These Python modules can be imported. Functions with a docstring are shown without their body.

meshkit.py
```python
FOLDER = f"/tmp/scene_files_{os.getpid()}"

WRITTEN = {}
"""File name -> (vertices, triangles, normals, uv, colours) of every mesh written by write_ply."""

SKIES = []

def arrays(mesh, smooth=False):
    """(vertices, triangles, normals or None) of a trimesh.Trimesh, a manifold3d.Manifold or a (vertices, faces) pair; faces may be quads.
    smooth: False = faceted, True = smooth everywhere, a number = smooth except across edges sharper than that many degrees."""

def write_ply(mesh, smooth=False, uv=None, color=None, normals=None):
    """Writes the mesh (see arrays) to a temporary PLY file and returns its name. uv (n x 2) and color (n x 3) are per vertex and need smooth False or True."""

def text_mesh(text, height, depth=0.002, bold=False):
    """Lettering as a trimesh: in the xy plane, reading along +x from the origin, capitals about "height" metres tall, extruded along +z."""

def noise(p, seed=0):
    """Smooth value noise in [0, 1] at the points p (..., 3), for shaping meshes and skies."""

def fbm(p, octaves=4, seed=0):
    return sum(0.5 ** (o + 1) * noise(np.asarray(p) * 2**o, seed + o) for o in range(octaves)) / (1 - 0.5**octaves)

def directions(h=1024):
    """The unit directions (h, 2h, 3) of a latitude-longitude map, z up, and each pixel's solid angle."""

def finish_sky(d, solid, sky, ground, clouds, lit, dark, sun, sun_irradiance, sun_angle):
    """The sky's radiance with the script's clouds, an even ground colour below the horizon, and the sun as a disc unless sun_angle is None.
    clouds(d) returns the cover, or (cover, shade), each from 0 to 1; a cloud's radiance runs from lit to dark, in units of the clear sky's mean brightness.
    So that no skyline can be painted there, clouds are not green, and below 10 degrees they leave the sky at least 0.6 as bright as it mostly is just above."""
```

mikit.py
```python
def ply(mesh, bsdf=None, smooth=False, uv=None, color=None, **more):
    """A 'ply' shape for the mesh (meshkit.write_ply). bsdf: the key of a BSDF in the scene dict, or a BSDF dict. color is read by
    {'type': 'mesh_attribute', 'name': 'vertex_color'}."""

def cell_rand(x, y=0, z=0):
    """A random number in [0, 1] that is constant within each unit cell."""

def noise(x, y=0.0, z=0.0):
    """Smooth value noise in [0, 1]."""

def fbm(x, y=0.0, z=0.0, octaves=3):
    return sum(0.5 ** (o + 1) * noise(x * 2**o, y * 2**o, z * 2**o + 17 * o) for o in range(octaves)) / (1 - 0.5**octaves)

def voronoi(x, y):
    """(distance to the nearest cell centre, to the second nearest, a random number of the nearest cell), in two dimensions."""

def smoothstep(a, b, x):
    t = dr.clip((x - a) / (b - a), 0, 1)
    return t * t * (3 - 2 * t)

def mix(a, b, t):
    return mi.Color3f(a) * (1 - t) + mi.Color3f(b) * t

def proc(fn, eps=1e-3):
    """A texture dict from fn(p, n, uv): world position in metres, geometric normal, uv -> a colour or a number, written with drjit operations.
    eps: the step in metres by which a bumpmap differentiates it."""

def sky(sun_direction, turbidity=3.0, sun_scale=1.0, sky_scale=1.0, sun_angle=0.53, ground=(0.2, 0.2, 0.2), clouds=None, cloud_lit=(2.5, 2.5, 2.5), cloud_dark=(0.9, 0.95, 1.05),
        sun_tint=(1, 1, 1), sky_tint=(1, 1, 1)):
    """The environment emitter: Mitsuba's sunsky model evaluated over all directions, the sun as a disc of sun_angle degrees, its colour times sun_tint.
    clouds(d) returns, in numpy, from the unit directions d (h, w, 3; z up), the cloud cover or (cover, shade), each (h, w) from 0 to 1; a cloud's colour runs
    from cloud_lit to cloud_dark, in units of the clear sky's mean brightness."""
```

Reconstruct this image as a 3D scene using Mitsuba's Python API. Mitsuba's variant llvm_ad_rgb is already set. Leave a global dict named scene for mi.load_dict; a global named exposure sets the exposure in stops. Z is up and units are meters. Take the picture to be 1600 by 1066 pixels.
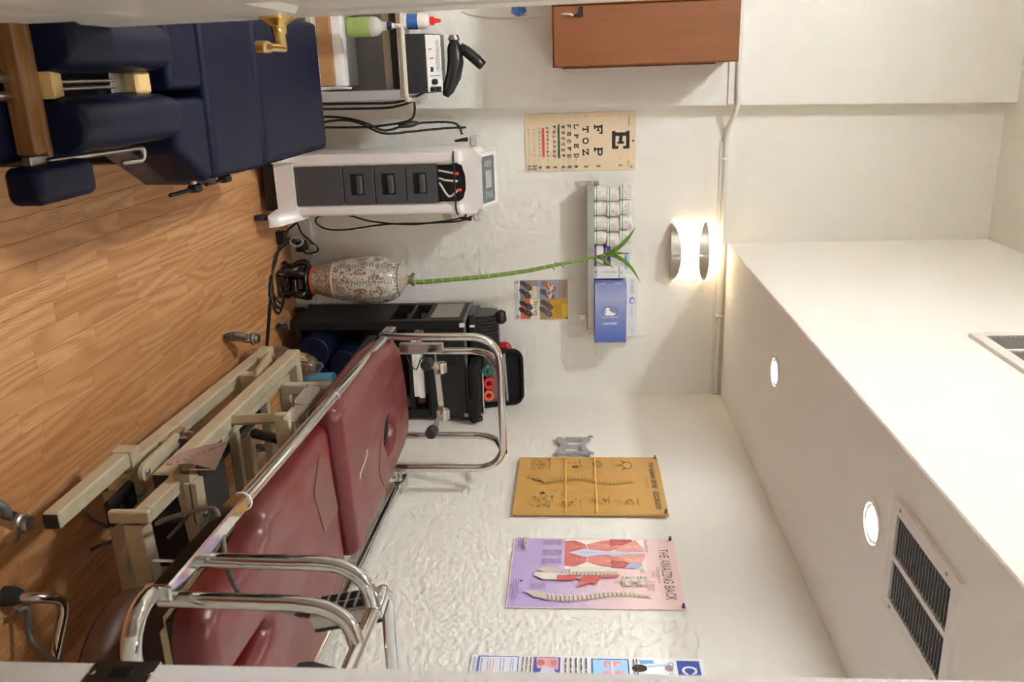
import math
import random

import drjit as dr
import manifold3d as m3
import mitsuba as mi
import numpy as np
import shapely
import shapely.geometry as sg
import shapely.affinity as sa
import trimesh

import meshkit
import mikit

# ------------------------------------------------------------------ camera, lights, exposure
scene, labels = {}, {}
exposure = 0.96
FOCAL = 1330.0                      # focal length in pixels of the 1600-pixel side
EYE = (0.0, 0.0, 1.5)
CAM_FORWARD = (0.3040, 0.9496, -0.0767)
CAM_RIGHT = (0.9521, -0.3056, -0.0100)
TF = mi.ScalarTransform4f
scene['camera'] = {
    'type': 'thinlens', 'fov_axis': 'x', 'fov': math.degrees(2 * math.atan(800 / FOCAL)),
    'aperture_radius': 0.002, 'focus_distance': 3.7, 'near_clip': 0.02, 'far_clip': 60.0,
    # the photograph was taken with the camera turned on its side: the room's up points to the picture's right
    'to_world': TF().look_at(origin=list(EYE), target=[EYE[i] + CAM_FORWARD[i] for i in range(3)], up=[-c for c in CAM_RIGHT]),
}
CEILING_LAMP = (104.0, 107.0, 109.5)    # lamp of the raised ceiling, out of frame
DOWNLIGHT = (108.0, 111.0, 113.0)
SCONCE_GLASS = (2.4, 2.0, 1.45)
SCONCE_BULB = (0.055, 0.038, 0.019)
HALL_LAMP = (28.0, 28.8, 29.0)

rnd = random.Random(7)
rng = np.random.default_rng(7)


# ------------------------------------------------------------------ materials
def rgb(r, g, b):
    """sRGB 0..255 -> linear reflectance"""
    return [((c / 255) / 12.92 if c / 255 < 0.04045 else ((c / 255 + 0.055) / 1.055) ** 2.4) for c in (r, g, b)]


def C(c):
    return {'type': 'rgb', 'value': [float(x) for x in c]}


def mat(name, color, rough=0.5, metallic=0.0, spec=0.5, twosided=True, **kw):
    b = {'type': 'principled', 'base_color': color if isinstance(color, dict) else C(color), 'roughness': rough, 'metallic': metallic, **kw}
    if not metallic:
        b['specular'] = spec
    scene[name] = {'type': 'twosided', 'b': b} if twosided else b


def bumped(name, color, rough, height_fn, scale, spec=0.4, eps=1e-3, **kw):
    b = {'type': 'principled', 'base_color': color if isinstance(color, dict) else C(color), 'roughness': rough, 'specular': spec, **kw}
    scene[name] = {'type': 'twosided', 'b': {'type': 'bumpmap', 'bsdf': b, 'tex': mikit.proc(height_fn, eps), 'scale': scale}}


noise, fbm, sstep, mix = mikit.noise, mikit.fbm, mikit.smoothstep, mikit.mix


def orange_peel(p, n, uv):
    return fbm(p.x * 68, p.y * 68, p.z * 68, octaves=2)


bumped('wall_paint', (0.80, 0.79, 0.735), 0.55, orange_peel, 0.005, spec=0.25)
bumped('ceiling_paint', (0.80, 0.79, 0.735), 0.7, orange_peel, 0.005, spec=0.2)
mat('trim_paint', (0.74, 0.72, 0.67), 0.35)
mat('door_paint', (0.56, 0.53, 0.47), 0.28, spec=0.5)
mat('jamb_paint', (0.82, 0.80, 0.77), 0.4)


def floor_color(p, n, uv):
    # uv holds two random numbers per strip; grain runs along y
    a, b = uv.x, uv.y
    cx = p.x * 1.0 + a * 7.0
    warp = fbm(p.x * 9 + a * 31, p.y * 1.6 + b * 17, 0, octaves=2)
    ring = dr.sin((p.x * 150 + warp * 26 + a * 40))
    fine = noise(p.x * 900, p.y * 14 + b * 9, a * 5)
    cath = dr.sin((dr.abs(cx * 30 - dr.floor(cx * 30) - 0.5) * 9 + p.y * 16 + warp * 10 + b * 20) * 3.0)
    g = 0.5 + 0.30 * ring + 0.24 * cath * sstep(0.55, 0.8, b) + 0.30 * (fine - 0.5)
    light = mix((0.50, 0.235, 0.092), (0.61, 0.325, 0.145), b)
    dark = mix((0.34, 0.135, 0.044), (0.43, 0.19, 0.072), a)
    return mix(dark, light, dr.clip(g + 0.12, 0, 1))


scene['floor_wood'] = {'type': 'principled', 'base_color': mikit.proc(floor_color), 'roughness': 0.38, 'specular': 0.4}
mat('subfloor_wood', rgb(150, 92, 50), 0.6)


def cabinet_color(p, n, uv):
    w = fbm(p.x * 5, p.y * 5, p.z * 2.2, octaves=3)
    s = noise(p.x * 90 + w * 4, p.y * 90, p.z * 3)
    return mix((0.135, 0.038, 0.008), (0.215, 0.072, 0.017), dr.clip(0.75 * w + 0.3 * s, 0, 1))


scene['cabinet_wood'] = {'type': 'principled', 'base_color': mikit.proc(cabinet_color), 'roughness': 0.42, 'specular': 0.45}


def oak_color(p, n, uv):
    s = noise(p.x * 8, p.y * 260, p.z * 260)
    return mix((0.14, 0.058, 0.017), (0.24, 0.11, 0.036), s)


scene['oak_wood'] = {'type': 'principled', 'base_color': mikit.proc(oak_color), 'roughness': 0.4, 'specular': 0.4}
mat('pale_wood', rgb(214, 180, 120), 0.4)
mat('pressboard', rgb(168, 106, 60), 0.55)
mat('pressboard_dark', rgb(58, 36, 32), 0.5)


def red_vinyl_color(p, n, uv):
    w = fbm(p.x * 6, p.y * 6, p.z * 6, octaves=3)
    streak = noise(p.x * 60, p.y * 9, 3.0)
    c = mix((0.070, 0.0045, 0.006), (0.108, 0.009, 0.010), dr.clip(w * 1.2 + 0.2 * streak - 0.1, 0, 1))
    scuff = sstep(0.54, 0.74, fbm(p.x * 11 + 4, p.y * 4, 1.0, octaves=3))
    return mix(c, (0.12, 0.045, 0.04), 0.45 * scuff)


def leather_bump(p, n, uv):
    return fbm(p.x * 420, p.y * 420, p.z * 420, octaves=2)


bumped('red_vinyl', mikit.proc(red_vinyl_color), 0.29, leather_bump, 0.0004, spec=0.5, eps=4e-4)
bumped('blue_vinyl', (0.0022, 0.0038, 0.0165), 0.45, leather_bump, 0.0003, spec=0.15, eps=4e-4)
mat('brown_vinyl', rgb(82, 54, 44), 0.45, spec=0.3)
mat('patch_vinyl', (0.10, 0.035, 0.028), 0.4)
mat('castor_grey', (0.09, 0.09, 0.09), 0.5)
mat('rust_metal', rgb(128, 74, 44), 0.5)
mat('navy_vinyl', (0.0025, 0.0042, 0.017), 0.38, spec=0.3)
mat('chrome', (0.66, 0.65, 0.63), 0.07, 1.0)
mat('worn_chrome', (0.62, 0.60, 0.56), 0.2, 1.0)
mat('brushed_steel', (0.42, 0.41, 0.39), 0.30, 1.0)
mat('sconce_metal', (0.50, 0.46, 0.40), 0.34, 1.0)
mat('brass', (0.80, 0.58, 0.22), 0.14, 1.0)
mat('grey_metal', (0.36, 0.35, 0.33), 0.35, 1.0)


def beige_color(p, n, uv):
    w = fbm(p.x * 25, p.y * 25, p.z * 25, octaves=2)
    return mix((0.45, 0.375, 0.25), (0.53, 0.455, 0.315), w)


scene['beige_enamel'] = {'type': 'twosided', 'b': {'type': 'principled', 'base_color': mikit.proc(beige_color), 'roughness': 0.34, 'specular': 0.5}}


def plate_color(p, n, uv):
    w = noise(p.x * 130, p.y * 130, p.z * 130)
    return mix((0.44, 0.33, 0.26), (0.54, 0.42, 0.34), w)


scene['plate_metal'] = {'type': 'twosided', 'b': {'type': 'principled', 'base_color': mikit.proc(plate_color), 'roughness': 0.4, 'metallic': 0.35}}
scene['protractor_metal'] = {'type': 'twosided', 'b': {'type': 'principled', 'base_color': mikit.proc(lambda p, n, uv: mix((0.33, 0.185, 0.135), (0.41, 0.25, 0.19), noise(p.x * 130, p.y * 130, p.z * 130))), 'roughness': 0.4, 'metallic': 0.3}}
mat('cart_enamel', rgb(186, 180, 164), 0.4)
mat('cart_panel', rgb(160, 160, 162), 0.4)
mat('black_plastic', (0.008, 0.008, 0.009), 0.3, spec=0.35)
mat('black_rubber', (0.014, 0.014, 0.015), 0.6)
mat('black_fabric', (0.009, 0.009, 0.010), 0.85, spec=0.15)
mat('black_laminate', (0.007, 0.0065, 0.0065), 0.5, spec=0.25)
mat('black_lacquer', (0.010, 0.006, 0.005), 0.12)
mat('cable_black', (0.012, 0.012, 0.012), 0.45)
mat('cable_grey', (0.10, 0.095, 0.09), 0.45)
mat('cable_white', (0.62, 0.60, 0.54), 0.4)
mat('drawer_grey', (0.040, 0.043, 0.048), 0.5)
mat('white_gloss', (0.76, 0.73, 0.71), 0.25)
mat('white_plastic', (0.76, 0.75, 0.72), 0.35)
mat('grey_plastic', (0.42, 0.42, 0.40), 0.4)
mat('white_paper', (0.80, 0.79, 0.77), 0.7, spec=0.2)
mat('cardboard', rgb(160, 118, 82), 0.75, spec=0.2)
scene['wicker'] = {'type': 'twosided', 'b': {'type': 'principled', 'base_color': mikit.proc(lambda p, n, uv: mix((0.16, 0.075, 0.03), (0.52, 0.34, 0.17), noise(p.x * 160, p.y * 160, p.z * 45))), 'roughness': 0.5}}
mat('red_plastic', rgb(214, 38, 34), 0.3)
mat('bamboo_green', rgb(112, 142, 64), 0.4)
mat('bamboo_ring', rgb(206, 204, 148), 0.5)
mat('vent_white', (0.72, 0.70, 0.67), 0.4)
mat('vent_dark', (0.022, 0.021, 0.020), 0.6)
mat('slat_grey', (0.30, 0.29, 0.28), 0.5)
scene['ink'] = {'type': 'twosided', 'b': {'type': 'principled', 'base_color': {'type': 'mesh_attribute', 'name': 'vertex_color'}, 'roughness': 0.5, 'specular': 0.3}}
scene['painted'] = {'type': 'twosided', 'b': {'type': 'principled', 'base_color': {'type': 'mesh_attribute', 'name': 'vertex_color'}, 'roughness': 0.32, 'specular': 0.5}}
scene['leaf'] = {'type': 'principledthin', 'base_color': C(rgb(104, 138, 58)), 'roughness': 0.4, 'diff_trans': 0.5}
scene['clear_film'] = {'type': 'principledthin', 'base_color': C((0.90, 0.86, 0.84)), 'roughness': 0.1, 'spec_trans': 0.95, 'diff_trans': 0.4}
scene['frosted_bottle'] = {'type': 'principledthin', 'base_color': C((0.78, 0.80, 0.78)), 'roughness': 0.4, 'diff_trans': 1.0}
scene['green_liquid'] = {'type': 'principledthin', 'base_color': C((0.50, 0.66, 0.26)), 'roughness': 0.25, 'diff_trans': 0.9}
scene['clear_plastic_white'] = {'type': 'principledthin', 'base_color': C((0.8, 0.8, 0.79)), 'roughness': 0.15, 'spec_trans': 0.4, 'diff_trans': 0.6}


def vase_color(p, n, uv):
    # uv.x: turns around the vase, uv.y: height 0..1
    a, h = uv.x * 8.0, uv.y
    f1, f2, w = mikit.voronoi(uv.x * 120, h * 90)
    speck = mix((0.42, 0.36, 0.28), (0.13, 0.085, 0.06), sstep(0.45, 0.62, w))
    speck = mix(speck, (0.48, 0.12, 0.04), sstep(0.62, 0.75, fbm(uv.x * 60, h * 40, 2.0)) * 0.9)
    fx = a - dr.floor(a)
    side = dr.abs(fx - 0.5) * 2          # 1 at the panel's border
    zig = dr.abs(h * 34 - dr.floor(h * 34) - 0.5)
    border = sstep(0.80, 0.86, side + 0.12 * zig)
    white = mi.Color3f(0.52, 0.51, 0.46)
    cell = dr.floor(a)
    m1 = fbm(uv.x * 36 + cell * 9, h * 24, 5.0, octaves=3)
    m2 = fbm(uv.x * 100 + cell * 3, h * 66, 9.0, octaves=3)
    dx, dh = (fx - 0.45), (h - 0.52)
    figure = sstep(0.09, 0.055, dr.sqrt(dx * dx * 0.25 + dh * dh)) * sstep(0.40, 0.46, m2)
    white = mix(white, (0.30, 0.28, 0.24), 0.75 * sstep(0.42, 0.62, fbm(uv.x * 22 + cell * 5, h * 15, 3.0)))
    panel = mix(white, (0.10, 0.085, 0.075), sstep(0.55, 0.62, m2) * sstep(0.44, 0.56, m1))
    panel = mix(panel, (0.26, 0.10, 0.045), dr.clip(figure + sstep(0.64, 0.68, m1) * sstep(0.48, 0.56, m2), 0, 1))
    panel = mix(panel, mix((0.16, 0.14, 0.12), (0.36, 0.20, 0.12), m2), border * sstep(0.30, 0.55, zig + 0.3 * m2))
    c = mix(panel, speck, sstep(0.23, 0.22, h))
    c = mix(c, (0.70, 0.68, 0.62), sstep(0.012, 0.008, dr.abs(h - 0.225)))
    c = mix(c, mix(speck, (0.55, 0.50, 0.44), 0.45), sstep(0.855, 0.875, h))
    c = mix(c, (0.06, 0.05, 0.045), sstep(0.005, 0.003, dr.abs(h - 0.87)))
    return mix(c, (0.27, 0.21, 0.15), sstep(0.945, 0.955, h))


scene['porcelain'] = {'type': 'twosided', 'b': {'type': 'principled', 'base_color': mikit.proc(vase_color), 'roughness': 0.16, 'specular': 0.5, 'clearcoat': 0.5}}


# ------------------------------------------------------------------ mesh helpers
def V(*a):
    return np.array(a, float)


def tm(man):
    m = man.to_mesh()
    return trimesh.Trimesh(np.array(m.vert_properties[:, :3]), np.array(m.tri_verts), process=False)


def hull(points):
    return trimesh.convex.convex_hull(np.asarray(points, float))


def cbox(x0, x1, y0, y1, z0, z1, c=0.002):
    """box with chamfered edges"""
    c = min(c, 0.45 * min(x1 - x0, y1 - y0, z1 - z0))
    pts = []
    for sx, x in ((1, x0), (-1, x1)):
        for sy, y in ((1, y0), (-1, y1)):
            for sz, z in ((1, z0), (-1, z1)):
                pts += [(x, y + sy * c, z + sz * c), (x + sx * c, y, z + sz * c), (x + sx * c, y + sy * c, z)]
    return hull(pts)


def rbox(x0, x1, y0, y1, z0, z1, r=0.02, n=2):
    """box with round edges"""
    r = min(r, 0.49 * min(x1 - x0, y1 - y0, z1 - z0))
    s = trimesh.creation.icosphere(n, r).vertices
    return hull(np.vstack([s + (x, y, z) for x in (x0 + r, x1 - r) for y in (y0 + r, y1 - r) for z in (z0 + r, z1 - r)]))


def frame(p, q, up=(0, 0, 1)):
    d = V(*q) - V(*p)
    L = np.linalg.norm(d)
    d /= L
    s = np.cross(d, up)
    if np.linalg.norm(s) < 1e-3:
        s = np.cross(d, (1, 0, 0))
    s /= np.linalg.norm(s)
    return s, d, np.cross(s, d), L


def place(mesh, o, x, y, z):
    """local axes -> world"""
    m = mesh.copy()
    M = np.stack([x, y, z])
    m.vertices = m.vertices @ M + np.asarray(o, float)
    if np.linalg.det(M) < 0:
        m.invert()
    return m


def beam(p, q, w, h, c=0.003, up=(0, 0, 1), hollow=False):
    """square tube from p to q (centre line)"""
    s, d, u, L = frame(p, q, up)
    if not hollow:
        b = cbox(-w / 2, w / 2, 0, L, -h / 2, h / 2, c)
    else:
        t = 0.003
        a = sg.box(-w / 2, -h / 2, w / 2, h / 2).buffer(-c).buffer(c, quad_segs=2)
        a = a.difference(sg.box(-w / 2 + t, -h / 2 + t, w / 2 - t, h / 2 - t))
        b = trimesh.creation.extrude_polygon(a, L, engine='earcut')
        b.vertices = b.vertices[:, [0, 2, 1]]
        b.invert()
    return place(b, p, s, d, u)


def fillet(points, r, n=6):
    """polyline with rounded corners"""
    P = [V(*p) for p in points]
    out = [P[0]]
    for a, b, c in zip(P, P[1:], P[2:]):
        u, v = a - b, c - b
        lu, lv = np.linalg.norm(u), np.linalg.norm(v)
        k = min(r, 0.48 * lu, 0.48 * lv)
        s, e = b + u / lu * k, b + v / lv * k
        for t in np.linspace(0, 1, n):
            out.append((1 - t) ** 2 * s + 2 * t * (1 - t) * b + t * t * e)
    out.append(P[-1])
    return out


def spline(points, n=8):
    """Catmull-Rom through the points"""
    P = [V(*p) for p in points]
    P = [2 * P[0] - P[1]] + P + [2 * P[-1] - P[-2]]
    out = []
    for i in range(1, len(P) - 2):
        for t in np.linspace(0, 1, n, endpoint=False):
            a, b, c, d = P[i - 1:i + 3]
            out.append(0.5 * (2 * b + (c - a) * t + (2 * a - 5 * b + 4 * c - d) * t * t + (3 * b - a - 3 * c + d) * t ** 3))
    out.append(P[-2])
    return out


def tube(points, r, seg=12, caps=True):
    P = [V(*p) for p in points]
    Q = [P[0]]
    for p in P[1:]:
        if np.linalg.norm(p - Q[-1]) > 1e-5:
            Q.append(p)
    P = np.array(Q)
    n = len(P)
    rad = np.broadcast_to(np.asarray(r, float), (n,)) if np.ndim(r) == 0 or len(r) == n else np.interp(np.linspace(0, 1, n), np.linspace(0, 1, len(r)), r)
    t = np.gradient(P, axis=0)
    t /= np.linalg.norm(t, axis=1, keepdims=True)
    a = np.cross(t[0], (0, 0, 1))
    if np.linalg.norm(a) < 0.1:
        a = np.cross(t[0], (1, 0, 0))
    rows = []
    ang = np.arange(seg) * 2 * np.pi / seg
    for i in range(n):
        a = a - t[i] * (a @ t[i])
        a /= np.linalg.norm(a)
        b = np.cross(t[i], a)
        rows.append(P[i] + rad[i] * (np.cos(ang)[:, None] * a + np.sin(ang)[:, None] * b))
    v = np.vstack(rows)
    f = []
    for i in range(n - 1):
        for j in range(seg):
            k = (j + 1) % seg
            f += [(i * seg + j, i * seg + k, (i + 1) * seg + k), (i * seg + j, (i + 1) * seg + k, (i + 1) * seg + j)]
    if caps:
        v = np.vstack([v, P[0], P[-1]])
        for j in range(seg):
            k = (j + 1) % seg
            f += [(n * seg, k, j), (n * seg + 1, (n - 1) * seg + j, (n - 1) * seg + k)]
    return trimesh.Trimesh(v, f, process=False)


def lathe(profile, o=(0, 0, 0), axis=(0, 0, 1), seg=32):
    """profile: (radius, height) pairs from bottom to top"""
    m = trimesh.creation.revolve(np.asarray(profile, float), sections=seg)
    z = V(*axis) / np.linalg.norm(axis)
    x = np.cross(z, (0, 1, 0) if abs(z[1]) < 0.9 else (1, 0, 0))
    x /= np.linalg.norm(x)
    if m.volume < 0:
        m.invert()
    return place(m, o, x, np.cross(z, x), z)


def cyl(p, q, r, seg=20, c=0.15):
    d = V(*q) - V(*p)
    L = np.linalg.norm(d)
    e = min(c * r, 0.3 * L)
    return lathe([(0, 0), (r - e, 0), (r, e), (r, L - e), (r - e, L), (0, L)], p, d / L, seg)


def prism(poly, depth, o=(0, 0, 0), x=(1, 0, 0), y=(0, 1, 0), z=(0, 0, 1)):
    """extruded outline; poly in the local xy plane, thickness along local z"""
    poly = poly if hasattr(poly, 'geom_type') else sg.Polygon(poly)
    parts = [trimesh.creation.extrude_polygon(g, depth, engine='earcut') for g in getattr(poly, 'geoms', [poly])]
    return place(trimesh.util.concatenate(parts), o, V(*x), V(*y), V(*z))


def cushion(poly, z0, z1, r=0.03, step=0.02, crown=0.0):
    """upholstered pad: any outline, rolled top edge, sewn bottom edge"""
    poly = sg.Polygon(poly) if not hasattr(poly, 'geom_type') else poly
    poly = poly.buffer(-0.012).buffer(0.024).buffer(-0.012)
    r = min(r, (z1 - z0) * 0.8)
    rings, pts, zs = [0, 0.06, 0.2, 0.42, 0.7, 1.0], [], []

    def ring(d):
        g = poly.buffer(-d) if d else poly
        out = []
        for g1 in getattr(g, 'geoms', [g]):
            for line in [g1.exterior, *g1.interiors]:
                k = max(8, int(line.length / step))
                out += [line.interpolate(i / k, normalized=True).coords[0] for i in range(k)]
        return out

    first = ring(0)
    for k in rings:
        for p in (first if k == 0 else ring(k * r)):
            pts.append(p)
            d = k * r
            zs.append(z1 - r + math.sqrt(max(r * r - (r - d) ** 2, 0)))
    x0, y0, x1, y1 = poly.bounds
    inner = poly.buffer(-r * 1.15)
    for x in np.arange(x0, x1, step * 1.8):
        for y in np.arange(y0, y1, step * 1.8):
            if inner.contains(sg.Point(x, y)):
                pts.append((x, y))
                d = poly.exterior.distance(sg.Point(x, y))
                zs.append(z1 + crown * min(1, (d - r) / 0.12))
    pts = np.array(pts)
    tri = __import__('scipy.spatial', fromlist=['Delaunay']).Delaunay(pts).simplices
    c = pts[tri].mean(1)
    grown = poly.buffer(1e-4)
    tri = tri[shapely.contains_xy(grown, c[:, 0], c[:, 1])]
    e1, e2 = pts[tri[:, 1]] - pts[tri[:, 0]], pts[tri[:, 2]] - pts[tri[:, 0]]
    area = e1[:, 0] * e2[:, 1] - e1[:, 1] * e2[:, 0]
    tri[area < 0] = tri[area < 0][:, ::-1]
    tri = tri[np.abs(area) > 1e-10]
    top = np.column_stack([pts, zs])
    edges = np.sort(np.vstack([tri[:, [0, 1]], tri[:, [1, 2]], tri[:, [2, 0]]]), axis=1)
    uniq, cnt = np.unique(edges, axis=0, return_counts=True)
    bd = set(map(tuple, uniq[cnt == 1]))
    bottom = top.copy()
    bottom[:, 2] = z0
    n = len(top)
    faces = [tri, tri[:, ::-1] + n]
    side = []
    for t in tri:
        for i, j in ((t[0], t[1]), (t[1], t[2]), (t[2], t[0])):
            if (min(i, j), max(i, j)) in bd:
                side += [(j, i, i + n), (j, i + n, j + n)]
    return trimesh.Trimesh(np.vstack([top, bottom]), np.vstack(faces + [np.array(side)]), process=False)


def join(*ms):
    return trimesh.util.concatenate([m for m in ms if m is not None])


# ------------------------------------------------------------------ scene entries
SHIFT = None                        # moves everything built while it is set


def key_for(name, parent=None):
    base = (parent + '__' if parent else '') + name
    k, i = base, 0
    while k in scene or k in labels:
        i += 1
        k = f'{base}_{i:03d}'
    return k


def obj(name, mesh, bsdf, parent=None, smooth=32, color=None, uv=None, label=None, **kw):
    """one entry of the scene"""
    k = key_for(name, parent)
    if SHIFT is not None:
        mesh = mesh.copy()
        mesh.vertices = mesh.vertices + np.array(SHIFT)
    if color is not None:
        if smooth is not True and smooth:
            mesh = trimesh.graph.smooth_shade(mesh, angle=np.radians(smooth), facet_minarea=None)
            smooth = True
        if np.ndim(color) == 1:
            color = np.tile(np.asarray(color, float), (len(mesh.vertices), 1))
        scene[k] = mikit.ply(mesh, bsdf, smooth, color=color, **kw)
    else:
        scene[k] = mikit.ply(mesh, bsdf, smooth, uv=uv, **kw)
    if label:
        labels.setdefault(k, {})['label'] = label
    return k


def thing(name, label, category, group=None):
    k = key_for(name)
    labels[k] = {'label': label, 'category': category}
    if group:
        labels[k]['group'] = group
    return k


def tag(k, label, category, group=None):
    labels[k] = {'label': label, 'category': category, **({'group': group} if group else {})}
    return k


def struct(name, mesh, bsdf, label=None, parent=None, **kw):
    k = obj(name, mesh, bsdf, parent, **kw)
    labels[k] = {'kind': 'structure'}
    if label:
        labels[k]['label'] = label
    return k


class Print:
    """flat print on a surface: coloured outlines in the sheet's own plane (x right, y up), each a hair above the one before"""

    def __init__(self, o, x, y, lift=0.0004, step=0.00012):
        self.o, self.x, self.y = V(*o), V(*x), V(*y)
        self.n = np.cross(self.x, self.y)
        self.lift, self.step, self.k = lift, step, 0
        self.m, self.c = [], []

    def add(self, poly, color, same=False):
        poly = poly if hasattr(poly, 'geom_type') else sg.Polygon(poly)
        if poly.is_empty:
            return
        if not same:
            self.k += 1
        for g in getattr(poly, 'geoms', [poly]):
            if g.geom_type != 'Polygon' or g.area < 1e-9:
                continue
            v, f = trimesh.creation.triangulate_polygon(g, engine='earcut')
            p = self.o + v[:, :1] * self.x + v[:, 1:2] * self.y + self.n * (self.lift + self.k * self.step)
            m = trimesh.Trimesh(p, f, process=False)
            if len(f) and m.face_normals.mean(0) @ self.n < 0:
                m.invert()
            self.m.append(m)
            self.c.append(np.tile(np.asarray(rgb(*color), float), (len(p), 1)))

    def rect(self, x0, y0, x1, y1, color, same=False):
        self.add(sg.box(x0, y0, x1, y1), color, same)

    def line(self, pts, w, color, same=False):
        self.add(sg.LineString(pts).buffer(w / 2, cap_style='flat', quad_segs=2), color, same)

    def text(self, s, x, y, h, color, bold=False, align='left', width=None, same=False):
        g = letters(s, bold)
        k = h / 100.0
        x0, _, x1, _ = g.bounds
        kx = k if width is None else width / (x1 - x0)
        g = sa.translate(g, -x0, 0)
        g = sa.scale(g, kx, k, origin=(0, 0))
        w = (x1 - x0) * kx
        self.add(sa.translate(g, x - (0 if align == 'left' else w / 2 if align == 'center' else w), y), color, same)
        return w

    def lines(self, x0, y0, x1, y1, n, color, w=0.4, seed=1):
        """rows of small unreadable print, as the photograph shows them"""
        r = random.Random(seed)
        self.k += 1
        p = (y1 - y0) / n
        for i in range(n):
            y = y1 - (i + 0.5) * p
            x = x0
            end = x1 - (r.random() * 0.35 * (x1 - x0) if i % 4 == 3 else 0)
            while x < end:
                L = min((0.5 + r.random()) * p * 2.2, end - x)
                self.rect(x, y - p * w / 2, x + L, y + p * w / 2, color, True)
                x += L + p * 0.35

    def build(self, name, parent, bsdf='ink'):
        m = trimesh.util.concatenate(self.m)
        return obj(name, m, bsdf, parent, smooth=False, color=np.vstack(self.c))


_LETTERS = {}


def letters(s, bold=False):
    """lettering as an outline, capitals 100 tall"""
    if (s, bold) not in _LETTERS:
        m = meshkit.text_mesh(s, 100.0, 1.0, bold)
        top = m.triangles[(m.face_normals[:, 2] > 0.9)]
        g = shapely.union_all([sg.Polygon(t[:, :2]) for t in top if sg.Polygon(t[:, :2]).area > 1e-6]).buffer(0.2).simplify(0.8)
        _LETTERS[s, bold] = g
    return _LETTERS[s, bold]


def ellipse(cx, cy, a, b, n=8):
    return sa.translate(sa.scale(sg.Point(0, 0).buffer(1, quad_segs=n), a, b), cx, cy)


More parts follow.
